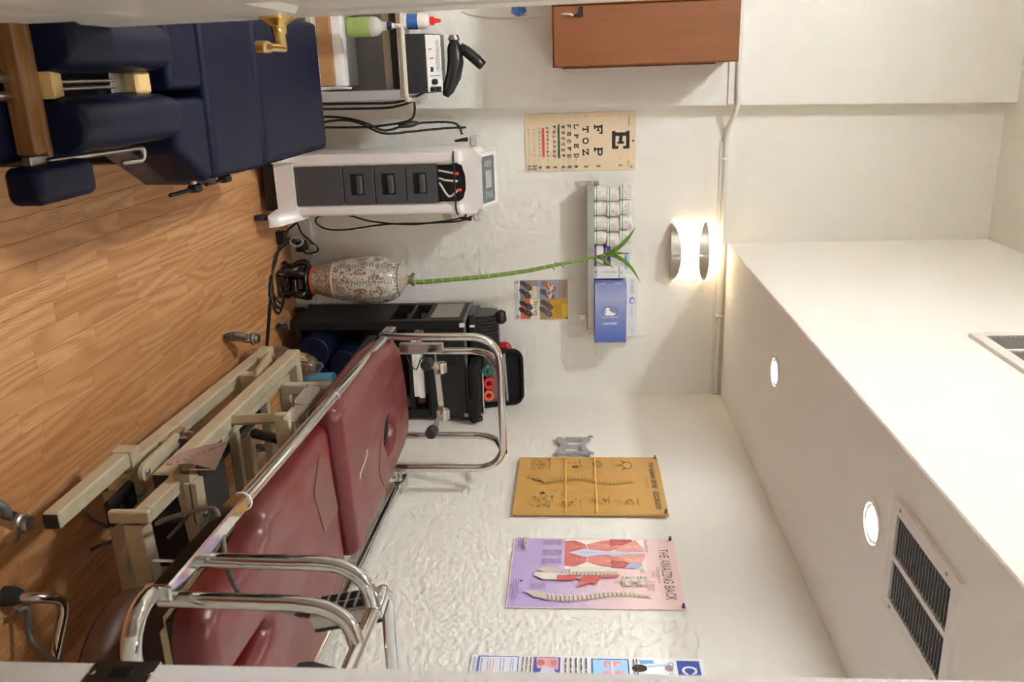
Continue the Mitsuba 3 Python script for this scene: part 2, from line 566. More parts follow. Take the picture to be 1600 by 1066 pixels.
def slab_letter(ch):
    """block letters with slab serifs for the eye chart, in a unit square"""
    w = 0.2
    B = sg.box
    U = shapely.union_all
    if ch == 'E':
        return U([B(0.08, 0, 0.28, 1), B(0, 0, 1, w), B(0, 0.8, 1, 1), B(0.2, 0.4, 0.7, 0.6), B(0.84, 0, 1, 0.36), B(0.84, 0.64, 1, 1), B(0.6, 0.3, 0.72, 0.7)])
    if ch == 'F':
        return U([B(0.12, 0, 0.32, 1), B(0, 0, 0.5, 0.16), B(0, 0.8, 1, 1), B(0.2, 0.4, 0.7, 0.58), B(0.84, 0.6, 1, 1), B(0.6, 0.3, 0.72, 0.68)])
    if ch == 'P':
        bowl = sa.translate(ellipse(0, 0, 0.42, 0.3), 0.56, 0.7).difference(ellipse(0.54, 0.7, 0.24, 0.13))
        return U([B(0.12, 0, 0.32, 1), B(0, 0, 0.5, 0.16), B(0, 0.84, 0.55, 1), bowl.intersection(B(0.3, 0, 1, 1)), B(0.3, 0.4, 0.55, 0.56)])
    if ch == 'T':
        return U([B(0.4, 0, 0.6, 1), B(0.22, 0, 0.78, 0.16), B(0, 0.82, 1, 1), B(0, 0.58, 0.16, 1), B(0.84, 0.58, 1, 1)])
    if ch == 'L':
        return U([B(0.12, 0, 0.32, 1), B(0, 0.84, 0.5, 1), B(0, 0, 1, 0.18), B(0.84, 0, 1, 0.42)])
    if ch == 'D':
        b = sa.scale(sg.Point(0.4, 0.5).buffer(0.5), 1.15, 1).difference(sa.scale(sg.Point(0.4, 0.5).buffer(0.32), 1.2, 1)).intersection(B(0.4, 0, 1, 1))
        return U([B(0.1, 0, 0.3, 1), B(0, 0.83, 0.45, 1), B(0, 0, 0.45, 0.17), b])
    if ch in 'OC':
        o = sg.Point(0.5, 0.5).buffer(0.5).difference(sg.Point(0.5, 0.5).buffer(0.3))
        return o if ch == 'O' else U([o.difference(B(0.6, 0.34, 1.1, 0.66)), B(0.78, 0.58, 0.96, 0.9)])
    if ch == 'Z':
        return U([B(0, 0.82, 1, 1), B(0, 0, 1, 0.18), sg.Polygon([(0.02, 0.1), (0.26, 0.1), (0.98, 0.9), (0.74, 0.9)]), B(0, 0.6, 0.16, 1), B(0.84, 0, 1, 0.4)])
    return B(0, 0, 1, 1)


# ------------------------------------------------------------------ the room
YB, XR, ZC, ZS, XS = 4.32, 1.69, 3.53, 2.26, 0.875     # back wall, right wall, ceiling, soffit underside, soffit face
YF = 0.885                                             # front wall's room side


def box(x0, x1, y0, y1, z0, z1):
    return trimesh.creation.box(bounds=[(x0, y0, z0), (x1, y1, z1)])


struct('wall_back', box(-1.7, 1.8, YB, YB + 0.1, 0, ZC + 0.1), 'wall_paint', smooth=False, label='cream painted back wall with an eye chart and a steel shelf')
struct('wall_back_pier', hull([(x, y, z) for z, xe in ((0, 0.151), (ZC, 0.221)) for x in (-1.6, xe) for y in (4.22, YB)]), 'wall_paint', smooth=False, label='cream wall section standing proud of the back wall')
struct('wall_right', box(XR, XR + 0.1, -1.4, YB + 0.1, 0, ZC + 0.1), 'wall_paint', smooth=False, label='cream right wall hung with posters')
struct('wall_left', box(-1.7, -1.6, -1.4, YB + 0.1, 0, ZC + 0.1), 'wall_paint', smooth=False)
DX0, DX1, DZ = -0.12, 0.745, 2.06
struct('wall_front', join(box(-1.6, DX0, 0.79, YF, 0, ZC), box(DX1, XR, 0.79, YF, 0, ZC), box(DX0, DX1, 0.79, YF, DZ, ZC)), 'wall_paint', smooth=False)
struct('ceiling', box(-1.7, 1.8, 0.79, YB + 0.1, ZC, ZC + 0.1), 'ceiling_paint', smooth=False)
struct('soffit', cbox(XS, XR, YF, YB, ZS, ZC, 0.004), 'ceiling_paint', smooth=False, label='dropped soffit along the right wall with two downlights')
struct('wall_hall_back', box(-1.7, 1.8, -1.5, -1.4, 0, 2.6), 'wall_paint', smooth=False)
struct('ceiling_hall', box(-1.7, 1.8, -1.5, 0.79, 2.5, 2.6), 'ceiling_paint', smooth=False)
struct('floor', box(-1.7, 1.8, -1.5, YB + 0.1, -0.06, -0.012), 'subfloor_wood', smooth=False, label='wood strip laminate floor')

# the floor: laminate strips of random length, each with its own tone
strips = []
W = 0.0625
for i, x in enumerate(np.arange(-1.6, XR - 0.002, W)):
    y = 0.80 - rnd.random() * 0.35
    while y < YB:
        L = rnd.choice((0.24, 0.30, 0.36, 0.42))
        a, b = max(y, 0.80), min(y + L, YB)
        if b - a > 0.02:
            strips.append((x, min(x + W, XR), a, b, rnd.random(), rnd.random()))
        y += L


def strip_mesh(s):
    x0, x1, y0, y1, a, b = s
    g, c = 0.0003, 0.0006
    lo = [(x0 + g, y0 + g), (x1 - g, y0 + g), (x1 - g, y1 - g), (x0 + g, y1 - g)]
    hi = [(x0 + g + c, y0 + g + c), (x1 - g - c, y0 + g + c), (x1 - g - c, y1 - g - c), (x0 + g + c, y1 - g - c)]
    v = [(*p, -0.012) for p in lo] + [(*p, -c) for p in lo] + [(*p, 0) for p in hi]
    f = []
    for k in range(2):
        for i in range(4):
            j = (i + 1) % 4
            f += [(4 * k + i, 4 * k + j, 4 * k + 4 + j), (4 * k + i, 4 * k + 4 + j, 4 * k + 4 + i)]
    f += [(8, 9, 10), (8, 10, 11)]
    return trimesh.Trimesh(v, f, process=False), np.tile([[a, b]], (len(v), 1))


def seen(s):
    cx, cy = (s[0] + s[1]) / 2, (s[2] + s[3]) / 2
    return cx > 0.17 and cx < 0.42 * cy + 0.25 and cy > 1.7 and not (cy > 2.0 and cx > 1.5)


strips.sort(key=lambda s: (not seen(s), math.hypot(s[0], s[2])))
for s in strips[:290]:
    m, uv = strip_mesh(s)
    obj('plank', m, 'floor_wood', 'floor', smooth=False, uv=uv)
ms = [strip_mesh(s) for s in strips[290:]]
k = obj('plank_field', trimesh.util.concatenate([m for m, _ in ms]), 'floor_wood', 'floor', smooth=False, uv=np.vstack([u for _, u in ms]))
labels[k] = {'kind': 'stuff', 'label': 'remaining laminate strips under the furniture'}

struct('baseboard_back', cbox(0.16, XR, YB - 0.014, YB, 0, 0.125, 0.004), 'trim_paint')
struct('baseboard_right', cbox(XR - 0.014, XR, YF, YB - 0.014, 0, 0.125, 0.004), 'trim_paint')
# door frame: right jamb close to the camera, with the strike plate
j = struct('trim_1', join(cbox(0.722, DX1, 0.775, 0.892, 0, DZ, 0.002), cbox(0.735, 0.80, YF, 0.897, 0, DZ + 0.05, 0.003)), 'jamb_paint', label='white door jamb at the right edge with a strike plate')
sp = obj('strike_plate', join(cbox(0.7195, 0.7225, 0.835, 0.8935, 0.868, 0.956, 0.001), cyl((0.7195, 0.87, 0.95), (0.718, 0.87, 0.95), 0.004), cyl((0.7195, 0.87, 0.874), (0.718, 0.87, 0.874), 0.004)), 'worn_chrome', j, label='worn metal strike plate')
obj('latch_hole', cbox(0.7187, 0.7197, 0.862, 0.880, 0.898, 0.926, 0.0004), 'black_plastic', sp)
struct('trim_2', join(cbox(DX0 - 0.02, DX0, 0.775, 0.892, 0, DZ, 0.002), cbox(DX0 - 0.02, DX1 + 0.02, 0.775, 0.892, DZ - 0.005, DZ + 0.015, 0.002)), 'jamb_paint')

# the open door, hinged at the left, standing along the line of sight
LEAN = 0.010


def leaned(m):
    m = m.copy()
    m.vertices[:, 0] -= LEAN * m.vertices[:, 2]
    return m


DH0, DH1, DTOP, XD = 0.905, 1.715, 2.03, -0.098
door = m3.Manifold.cube((0.036, DH1 - DH0, DTOP - 0.012)).translate((XD - 0.036, DH0, 0.012))
panels = []
for y0, y1 in ((DH0 + 0.11, DH0 + 0.365), (DH0 + 0.445, DH0 + 0.70)):
    for z0, z1 in ((0.24, 0.80), (1.00, 1.50), (1.62, 1.90)):
        cut = hull([(XD - 0.011, y, z) for y in (y0 + 0.012, y1 - 0.012) for z in (z0 + 0.012, z1 - 0.012)] + [(XD + 0.001, y, z) for y in (y0, y1) for z in (z0, z1)])
        door = door - m3.Manifold.hull_points(cut.vertices)
        panels.append(hull([(XD - 0.012, y, z) for y in (y0 + 0.014, y1 - 0.014) for z in (z0 + 0.014, z1 - 0.014)] + [(XD - 0.002, y, z) for y in (y0 + 0.055, y1 - 0.055) for z in (z0 + 0.055, z1 - 0.055)]))
d1 = struct('door_1', leaned(tm(door)), 'door_paint', smooth=False, label='open panelled door seen edge on at the left')
for p in panels:
    obj('raised_panel', leaned(p), 'door_paint', d1, smooth=False)
LY, LZ = 1.655, 0.950
XL = XD - LEAN * LZ
lv = obj('lever_handle', join(cyl((XL + 0.026, LY, LZ), (XL + 0.056, LY, LZ), 0.0115, 24),
                              rbox(XL + 0.048, XL + 0.063, LY - 0.085, LY + 0.013, LZ - 0.010, LZ + 0.010, 0.006),
                              rbox(XL + 0.045, XL + 0.066, LY - 0.112, LY - 0.075, LZ - 0.011, LZ + 0.011, 0.006)), 'brass', d1, label='polished brass lever handle')
obj('rosette', lathe([(0, 0), (0.034, 0), (0.034, 0.004), (0.026, 0.009), (0.017, 0.014), (0.0145, 0.018), (0.0145, 0.03), (0, 0.03)], (XL, LY, LZ), (1, 0, 0), 36), 'brass', lv)
obj('latch_bolt', cbox(XL - 0.026, XL - 0.010, DH1 - 0.002, DH1 + 0.008, LZ - 0.012, LZ + 0.012, 0.002), 'brass', d1)

# ------------------------------------------------------------------ lamps
t = thing('ceiling_lamp', 'round white ceiling lamp on the raised ceiling, out of view above the blue table', 'lamp')
obj('body', lathe([(0, 0), (0.22, 0), (0.235, -0.03), (0.23, -0.06), (0.22, -0.06), (0, -0.06)][::-1], (-1.10, 2.05, ZC), (0, 0, 1), 40), 'white_plastic', t)
obj('diffuser', lathe([(0, -0.08), (0.10, -0.078), (0.18, -0.071), (0.218, -0.061), (0, -0.061)], (-1.10, 2.05, ZC), (0, 0, 1), 40), 'white_plastic', t, smooth=True, emitter={'type': 'area', 'radiance': C(CEILING_LAMP)})
t = thing('hall_lamp', 'round white ceiling lamp in the hallway behind the camera', 'lamp')
obj('body', lathe([(0, 0), (0.16, 0), (0.17, 0.04), (0, 0.04)], (0.2, -0.45, 2.46)), 'white_plastic', t)
obj('diffuser', lathe([(0, -0.05), (0.10, -0.035), (0.155, 0), (0, 0)], (0.2, -0.45, 2.459)), 'white_plastic', t, smooth=True, emitter={'type': 'area', 'radiance': C(HALL_LAMP)})
for (x, y), lab in (((1.147, 3.152), 'small round recessed downlight nearer the back wall in the soffit'), ((1.156, 2.022), 'round recessed downlight beside the ceiling vent'), ((1.15, 1.05), 'round recessed downlight in the soffit above the doorway, out of view')):
    t = thing('downlight', lab, 'downlight', 'recessed downlights in the soffit')
    obj('trim_ring', lathe([(0.053, -0.001), (0.056, -0.005), (0.070, -0.005), (0.074, 0), (0.053, 0)], (x, y, ZS), (0, 0, 1), 40), 'white_plastic', t)
    obj('lens', lathe([(0, -0.004), (0.03, -0.0035), (0.053, -0.0015), (0, -0.0012)], (x, y, ZS), (0, 0, 1), 40), 'white_plastic', t, smooth=True, emitter={'type': 'area', 'radiance': C(DOWNLIGHT)})

# wall sconce: bowed glass between two metal crescents
SX, SZ, SW, SH = 0.912, 2.064, 0.148, 0.088
t = thing('wall_sconce', 'lit frosted wall sconce with brushed metal crescent bands on the back wall', 'wall lamp')


def bow(r_add, zf, th=0.004, n=25):
    """bowed plate across the sconce; zf(s) gives its lower and upper edge at s in -1..1"""
    pts = []
    for s in np.linspace(-1, 1, n):
        a = s * 1.15
        dep = 0.012 + 0.088 * (math.cos(a) - math.cos(1.15)) / (1 - math.cos(1.15)) + r_add
        x = SX + SW * math.sin(a) / math.sin(1.15) * (1 + r_add * 2)
        z0, z1 = zf(s)
        pts.append((x, dep, z0, z1))
    v = []
    for x, d, z0, z1 in pts:
        v += [(x, YB - d, z0), (x, YB - d, z1), (x, YB - d + th, z0), (x, YB - d + th, z1)]
    f = []
    for i in range(n - 1):
        a, b = 4 * i, 4 * i + 4
        for p, q in ((0, 1), (1, 3), (3, 2), (2, 0)):
            f += [(a + p, b + p, b + q), (a + p, b + q, a + q)]
    f += [(0, 1, 3), (0, 3, 2)]
    e = 4 * (n - 1)
    f += [(e, e + 3, e + 1), (e, e + 2, e + 3)]
    m = trimesh.Trimesh(v, f, process=False)
    m.fix_normals()
    return m


obj('glass', bow(0, lambda s: (SZ - SH + 0.012, SZ + SH - 0.012)), 'white_plastic', t, emitter={'type': 'area', 'radiance': C(SCONCE_GLASS)}, label='glowing frosted glass')
for sgn in (1, -1):
    k = obj('crescent_band', bow(0.004, lambda s: tuple(sorted((SZ + sgn * (SH + 0.006 * (1 - s * s)), SZ + sgn * (SH - 0.008 - 0.036 * (1 - s * s)))))), 'sconce_metal', t)
    obj('score_line', bow(0.0085, lambda s: tuple(sorted((SZ + sgn * (SH + 0.004), SZ + sgn * (SH - 0.04)))) if abs(s) < 0.03 else (SZ + sgn * SH, SZ + sgn * SH + 1e-5), 0.0005, 101), 'chrome', k)
obj('back_plate', cbox(SX - 0.11, SX + 0.11, YB - 0.012, YB, SZ - 0.06, SZ + 0.06), 'sconce_metal', t)
sec = [(SX + SW * 0.985 * math.sin(s * 1.15) / math.sin(1.15), YB - (0.008 + 0.086 * (math.cos(s * 1.15) - math.cos(1.15)) / (1 - math.cos(1.15)))) for s in np.linspace(-1, 1, 21)]
obj('bottom_cap', prism(sg.Polygon(sec + [(SX + SW * 0.985, YB), (SX - SW * 0.985, YB)]), 0.003, (0, 0, SZ - SH + 0.008)), 'sconce_metal', t)
for sx in (-1, 1):
    for sz in (-1, 1):
        obj('screw', cyl((SX + sx * 0.143, YB - 0.022, SZ + sz * 0.045), (SX + sx * 0.143, YB - 0.032, SZ + sz * 0.045), 0.0045, 10), 'sconce_metal', t)
scene['sconce_bulb'] = {'type': 'point', 'position': [SX, YB - 0.045, SZ + 0.085], 'intensity': C(SCONCE_BULB)}

# ------------------------------------------------------------------ vents
t = thing('ceiling_vent', 'white framed return air grille with dark slats in the soffit underside', 'vent')
VX0, VX1, VY0, VY1 = 0.998, 1.292, 1.512, 1.882
fr = sg.box(VX0, VY0, VX1, VY1).difference(sg.box(VX0 + 0.034, VY0 + 0.034, 1.137, VY1 - 0.034)).difference(sg.box(1.152, VY0 + 0.034, VX1 - 0.034, VY1 - 0.034))
obj('grille_frame', prism(fr, 0.011, (0, 0, ZS - 0.011)), 'vent_white', t)
obj('backing', box(VX0 + 0.01, VX1 - 0.01, VY0 + 0.01, VY1 - 0.01, ZS - 0.0012, ZS - 0.0002), 'vent_dark', t, smooth=False)
for x0, x1 in ((VX0 + 0.034, 1.137), (1.152, VX1 - 0.034)):
    for i in range(20):
        y = VY0 + 0.034 + (i + 0.5) * (VY1 - VY0 - 0.068) / 20
        obj('slat', beam((x0, y, ZS - 0.0055), (x1, y, ZS - 0.0055), 0.0012, 0.008, 0.0003, up=(0, 0.75, 1)), 'slat_grey', t, smooth=False)
for x in (VX0 + 0.016, VX1 - 0.016):
    for y in (VY0 + 0.06, VY1 - 0.05):
        obj('screw', cyl((x, y, ZS - 0.0105), (x, y, ZS - 0.013), 0.005, 10), 'grey_metal', t)
t = thing('wall_vent', 'white framed air grille high on the side of the soffit', 'vent')
VY0, VY1, VZ0, VZ1 = 2.16, 2.738, 2.768, 3.23
ym = 2.56
fr = sg.box(VY0, VZ0, VY1, VZ1).difference(sg.box(VY0 + 0.036, VZ0 + 0.036, ym - 0.012, VZ1 - 0.036)).difference(sg.box(ym + 0.004, VZ0 + 0.036, VY1 - 0.036, VZ1 - 0.036))
obj('grille_frame', prism(fr, 0.012, (XS, 0, 0), (0, 1, 0), (0, 0, 1), (-1, 0, 0)), 'vent_white', t)
obj('backing', box(XS - 0.0015, XS - 0.0002, VY0 + 0.01, VY1 - 0.01, VZ0 + 0.01, VZ1 - 0.01), 'vent_dark', t, smooth=False)
for y0, y1 in ((VY0 + 0.036, ym - 0.012), (ym + 0.004, VY1 - 0.036)):
    for i in range(26):
        z = VZ0 + 0.036 + (i + 0.5) * (VZ1 - VZ0 - 0.072) / 26
        obj('slat', beam((XS - 0.006, y0, z), (XS - 0.006, y1, z), 0.008, 0.0012, 0.0003, up=(0.75, 0, 1)), 'slat_grey', t, smooth=False)

# ------------------------------------------------------------------ pipe along the back wall
t = thing('wall_conduit', 'white painted conduit running along the top of the back wall', 'conduit')
pts = [(-1.58, 4.205, 2.258), (-0.05, 4.205, 2.258), (0.17, 4.205, 2.262), (0.24, 4.235, 2.25), (0.30, 4.285, 2.238), (0.36, 4.306, 2.232), (0.6, 4.307, 2.234), (1.1, 4.307, 2.233), (1.68, 4.307, 2.233)]
obj('pipe', tube(spline(pts, 6), 0.0125, 12), 'trim_paint', t, smooth=True)
obj('backing_strip', join(cbox(-1.58, 0.19, 4.210, 4.22, 2.214, 2.246, 0.002), cbox(0.37, 1.68, YB - 0.008, YB, 2.205, 2.222, 0.002)), 'trim_paint', t)
for x, y in ((-0.04, 4.203), (0.45, 4.302), (1.25, 4.302)):
    obj('clip', cbox(x - 0.006, x + 0.006, y - 0.012, y + 0.016, 2.215, 2.25, 0.002), 'trim_paint', t)

# ------------------------------------------------------------------ wall cupboard, cables
t = thing('wall_cupboard', 'orange brown wooden wall cupboard at the upper left beside the door', 'cupboard')
obj('carcass', cbox(-0.50, 0.0, 3.90, 4.21, 1.405, 2.20, 0.002), 'cabinet_wood', t)
for x0, x1 in ((-0.498, -0.252), (-0.248, -0.003)):
    dr_ = obj('cupboard_door', cbox(x0, x1, 3.880, 3.899, 1.41, 2.195, 0.003), 'cabinet_wood', t)
obj('back_rail', cbox(-0.49, 0.008, 4.212, 4.22, 1.44, 2.15, 0.001), 'cabinet_wood', t)


# ------------------------------------------------------------------ posters
WX, WZ = (1, 0, 0), (0, 0, 1)      # back wall: right, up
RX = (0, -1, 0)                    # right wall: right (towards the door), up


def sheet(name, label, cat, o, x, y, w, h, color=(240, 238, 232), bsdf='painted', th=0.0012, group=None):
    n = np.cross(V(*x), V(*y))
    pts = sg.box(0, 0, w, h)
    k = obj(name, prism(pts, th, V(*o), x, y, n), bsdf, smooth=False, color=rgb(*color))
    tag(k, label, cat, group)
    return k, Print(V(*o) + n * th, x, y)


def pin(k, o, n, color=(40, 40, 90)):
    o, n = V(*o), V(*n)
    obj('push_pin', join(cyl(o, o + n * 0.004, 0.006, 12), cyl(o + n * 0.004, o + n * 0.011, 0.0035, 10), cyl(o + n * 0.011, o + n * 0.014, 0.005, 12)), 'painted', k, color=rgb(*color))


# eye chart
EX0, EZ0, EW, EH = 0.214, 1.252, 0.279, 0.543
k, p = sheet('eye_chart', 'cream eye chart with rows of black letters beside the shelf', 'eye chart', (EX0, YB - 0.004, EZ0), WX, WZ, EW, EH, (226, 206, 176))
ROWS = [('E', 0.086, 0.470, 0.086), ('FP', 0.043, 0.360, 0.053), ('TOZ', 0.031, 0.298, 0.055), ('LPED', 0.022, 0.252, 0.047), ('PECFD', 0.018, 0.217, 0.036), ('EDFCZP', 0.015, 0.188, 0.0275),
        ('FELOPZD', 0.0125, 0.144, 0.0235), ('DEFPOTEC', 0.010, 0.110, 0.019), ('LEFODPCT', 0.0075, 0.070, 0.0185), ('FDPLTCEO', 0.006, 0.044, 0.0175), ('PEZOLCFTD', 0.005, 0.017, 0.015)]
for i, (word, s, z, pitch) in enumerate(ROWS):
    pitch = 0.108 if len(word) == 2 else pitch
    x0 = EW * 0.48 - pitch * (len(word) - 1) / 2
    for c_i, ch in enumerate(word):
        g = sa.translate(sa.scale(slab_letter(ch), s, s, origin=(0, 0)), x0 + c_i * pitch - s / 2, z - s / 2)
        p.add(g, (34, 33, 34), same=c_i > 0)
    p.text(str(i + 1), EW * 0.925, z - 0.0075, 0.0165, (40, 38, 36), True, 'center')
    for x in (0.07, 0.80):
        p.rect(EW * x - 0.004, z - 0.003, EW * x + 0.004, z + 0.003, (206, 178, 140))
p.rect(0.05, 0.1625, EW * 0.77, 0.171, (44, 78, 58))
p.rect(0.065, 0.086, EW * 0.74, 0.095, (222, 74, 52))
p.lines(0.02, 0.505, 0.07, 0.515, 2, (150, 130, 100), seed=3)
p.lines(EW - 0.05, 0.500, EW - 0.015, 0.512, 2, (150, 130, 100), seed=4)
p.add(ellipse(EW * 0.5, EH - 0.012, 0.005, 0.005), (90, 80, 66))
p.add(ellipse(EW * 0.95, EH - 0.02, 0.006, 0.006), (150, 140, 110))
p.build('print', k)
obj('nail', cyl((EX0 + EW * 0.5, YB - 0.005, EZ0 + EH - 0.012), (EX0 + EW * 0.5, YB - 0.009, EZ0 + EH - 0.012), 0.005, 12), 'grey_metal', k)

# picture card with sandals
BX0, BZ0, BW, BH = 1.048, 1.176, 0.216, 0.279
k, p = sheet('sandal_card', 'small picture card with four photos of sandals under the shelf', 'card', (BX0, YB - 0.003, BZ0), WX, WZ, BW, BH, (226, 228, 232))


def sandal(cx, cy, L, ang, body, strap):
    o = shapely.union_all([ellipse(0, 0.2 * L, 0.2 * L, 0.3 * L), ellipse(0, -0.22 * L, 0.16 * L, 0.28 * L), sg.box(-0.14 * L, -0.2 * L, 0.14 * L, 0.2 * L)])
    s1 = sg.Polygon([(-0.21 * L, 0.12 * L), (0.21 * L, 0.2 * L), (0.2 * L, 0.32 * L), (-0.19 * L, 0.28 * L)])
    s2 = sg.LineString([(0, 0.36 * L), (0.05 * L, 0.1 * L), (-0.14 * L, -0.1 * L)]).buffer(0.03 * L)
    for g, c in ((o, body), (s1.intersection(o.buffer(0.01)), strap), (s2, strap)):
        p.add(sa.translate(sa.rotate(g, ang, origin=(0, 0)), cx, cy), c)


MX, MZ0, MZ1, MZT = 0.104, 0.026, 0.126, 0.232 + 0.042
p.rect(0.002, MZ0, MX, MZ1, (128, 134, 150))
p.rect(0.03, MZ0 + 0.05, MX - 0.002, MZ1, (204, 190, 172))
p.rect(0.002, MZ0 + 0.05, 0.035, MZ1, (150, 140, 132))
for x in (0.045, 0.068, 0.088):
    for z in (0.082, 0.104):
        p.rect(x - 0.009, z - 0.008, x + 0.009, z + 0.008, (224, 214, 198), True)
sandal(0.030, 0.058, 0.075, -38, (74, 60, 48), (120, 88, 56))
sandal(0.072, 0.052, 0.075, -38, (70, 58, 46), (98, 80, 58))
p.rect(MX, MZ0, BW - 0.004, MZ1, (206, 104, 62))
p.rect(MX, MZ0 + 0.052, BW - 0.004, MZ1, (232, 224, 204))
sandal(0.136, 0.056, 0.08, -32, (50, 46, 56), (88, 80, 86))
sandal(0.172, 0.052, 0.08, -32, (46, 42, 52), (84, 78, 82))
p.text('Bling', MX + 0.012, MZ1 - 0.029, 0.021, (58, 66, 50), width=0.076)
p.text('& Co.', MX + 0.026, MZ1 - 0.045, 0.010, (84, 84, 66))
p.rect(0.002, MZ1 + 0.004, MX, BH - 0.004, (150, 152, 170))
p.rect(0.002, MZ1 + 0.004, 0.10, MZ1 + 0.05, (124, 152, 180))
p.rect(0.002, BH - 0.05, MX, BH - 0.004, (160, 140, 120))
sandal(0.034, 0.176, 0.085, -35, (166, 98, 50), (224, 206, 196))
sandal(0.078, 0.168, 0.085, -35, (112, 74, 54), (226, 198, 186))
p.text('Love it', 0.036, BH - 0.030, 0.013, (92, 92, 128), width=0.058)
p.rect(MX, MZ1 + 0.004, BW - 0.004, BH - 0.004, (198, 156, 54))
p.rect(MX, MZ1 + 0.004, BW - 0.004, MZ1 + 0.058, (150, 132, 100))
p.rect(0.13, BH - 0.034, BW - 0.006, BH - 0.006, (214, 182, 66))
sandal(0.134, 0.166, 0.078, -36, (80, 68, 70), (104, 92, 96))
sandal(0.172, 0.160, 0.082, -36, (88, 76, 80), (120, 108, 112))
p.lines(0.13, BH - 0.075, BW - 0.012, BH - 0.04, 4, (168, 124, 44), seed=8)
p.lines(0.034, 0.008, 0.175, 0.016, 2, (170, 176, 190), seed=5)
p.rect(0.004, 0.008, 0.02, 0.02, (222, 170, 180))
p.add(ellipse(0.010, 0.013, 0.0045, 0.0045), (196, 60, 84))
p.add(ellipse(0.199, 0.013, 0.008, 0.007), (74, 84, 150))
p.add(ellipse(0.199, 0.013, 0.004, 0.004), (230, 232, 240))
p.build('print', k)
obj('push_pin', cyl((BX0 + BW - 0.008, YB - 0.004, BZ0 + BH - 0.01), (BX0 + BW - 0.008, YB - 0.010, BZ0 + BH - 0.01), 0.005, 12), 'black_plastic', k)

# spine disorders poster on a board
o = (XR - 0.010, 3.497, 1.236)
k, p = sheet('spine_poster', 'yellowed anatomical poster titled The Human Spine - Disorders on the right wall', 'poster', o, RX, WZ, 0.511, 0.612, (192, 146, 74), th=0.008)
INK, FAINT = (74, 66, 34), (160, 122, 56)
p.text('THE HUMAN SPINE · DISORDERS', 0.052, 0.568, 0.0200, (52, 44, 26), True, width=0.42)
p.lines(0.20, 0.540, 0.30, 0.556, 2, FAINT, seed=11)
for x0, z0, x1, z1 in ((0.015, 0.41, 0.13, 0.53), (0.015, 0.30, 0.13, 0.40), (0.015, 0.17, 0.13, 0.29), (0.015, 0.05, 0.13, 0.16), (0.15, 0.04, 0.32, 0.535), (0.335, 0.42, 0.49, 0.52), (0.335, 0.29, 0.49, 0.40), (0.335, 0.19, 0.49, 0.28), (0.335, 0.06, 0.49, 0.18)):
    p.line([(x0, z0), (x1, z0), (x1, z1), (x0, z1), (x0, z0)], 0.0008, (200, 148, 66), True)
ring = lambda cx, cz, a, b, w: ellipse(cx, cz, a, b).difference(ellipse(cx, cz, a - w, b - w))
for cx, cz, s in ((0.082, 0.475, 1.0),):
    p.add(ring(cx, cz, 0.036, 0.022, 0.004), (92, 84, 40))
    p.add(sg.Polygon([(cx - 0.05, cz - 0.028), (cx - 0.02, cz - 0.012), (cx - 0.03, cz + 0.002)]), (112, 98, 48))
    p.add(sg.Polygon([(cx + 0.05, cz - 0.028), (cx + 0.02, cz - 0.012), (cx + 0.03, cz + 0.002)]), (112, 98, 48))
    p.add(sg.Polygon([(cx - 0.006, cz - 0.05), (cx + 0.006, cz - 0.05), (cx + 0.012, cz - 0.018), (cx - 0.012, cz - 0.018)]), (134, 112, 54))
p.add(ellipse(0.072, 0.345, 0.034, 0.024), (150, 128, 70))
p.add(ring(0.072, 0.345, 0.026, 0.017, 0.003), (118, 102, 54))
p.text('E', 0.093, 0.268, 0.012, (44, 40, 26), True)
p.rect(0.088, 0.236, 0.108, 0.262, (84, 76, 40))
rr = random.Random(5)
for cx, cz, n_ in ((0.045, 0.235, 16), (0.040, 0.10, 26), (0.085, 0.10, 26), (0.41, 0.465, 18), (0.40, 0.35, 24), (0.43, 0.235, 22), (0.385, 0.12, 26), (0.44, 0.11, 22)):
    p.k += 1
    for _ in range(n_):
        a, b = rr.gauss(0, 0.016), rr.gauss(0, 0.020)
        r_ = rr.uniform(0.002, 0.0065)
        p.add(ellipse(cx + a, cz + b, r_, r_ * rr.uniform(0.4, 1.2), 3), rr.choice([(176, 142, 70), (140, 118, 58), (120, 104, 50), (190, 150, 72)]), True)
    p.lines(cx - 0.03, cz + 0.032, cx + 0.035, cz + 0.038, 1, (96, 80, 40), seed=int(cx * 1000))
    p.lines(cx - 0.028, cz - 0.045, cx + 0.03, cz - 0.028, 4, (190, 146, 70), w=0.3, seed=int(cx * 999))
p.add(ellipse(0.345, 0.115, 0.008, 0.010), (70, 60, 36))
for i in range(26):
    u = i / 25
    z = 0.49 - 0.37 * u
    x = 0.235 + 0.020 * math.sin(u * 7.2) - 0.01 * u
    w_ = 0.011 + 0.011 * u
    p.add(sg.Polygon([(x - w_, z - 0.005), (x + w_, z - 0.004), (x + w_ * 0.9, z + 0.005), (x - w_ * 0.9, z + 0.005)]), (190, 152, 80))
    p.line([(x - w_, z - 0.006), (x + w_ + 0.008, z - 0.007)], 0.0012, (128, 110, 54), True)
    p.add(sg.Polygon([(x + w_, z), (x + w_ + 0.014, z - 0.008), (x + w_, z - 0.005)]), (150, 126, 62), True)
p.add(sg.Polygon([(0.215, 0.118), (0.25, 0.118), (0.225, 0.07), (0.205, 0.052), (0.212, 0.08)]), (178, 142, 74))
p.line([(0.25, 0.11), (0.205, 0.085), (0.19, 0.05), (0.23, 0.045)], 0.0022, (104, 88, 44))
p.line([(0.0, 0.335), (0.511, 0.335)], 0.006, (226, 178, 98))
p.line([(0.0, 0.205), (0.511, 0.212)], 0.005, (224, 174, 92))
p.build('print', k)
for y, z in ((3.497 - 0.012, 1.236 + 0.602), (3.497 - 0.498, 1.236 + 0.602)):
    pin(k, (XR - 0.0185, y, z), (-1, 0, 0), (60, 90, 80))

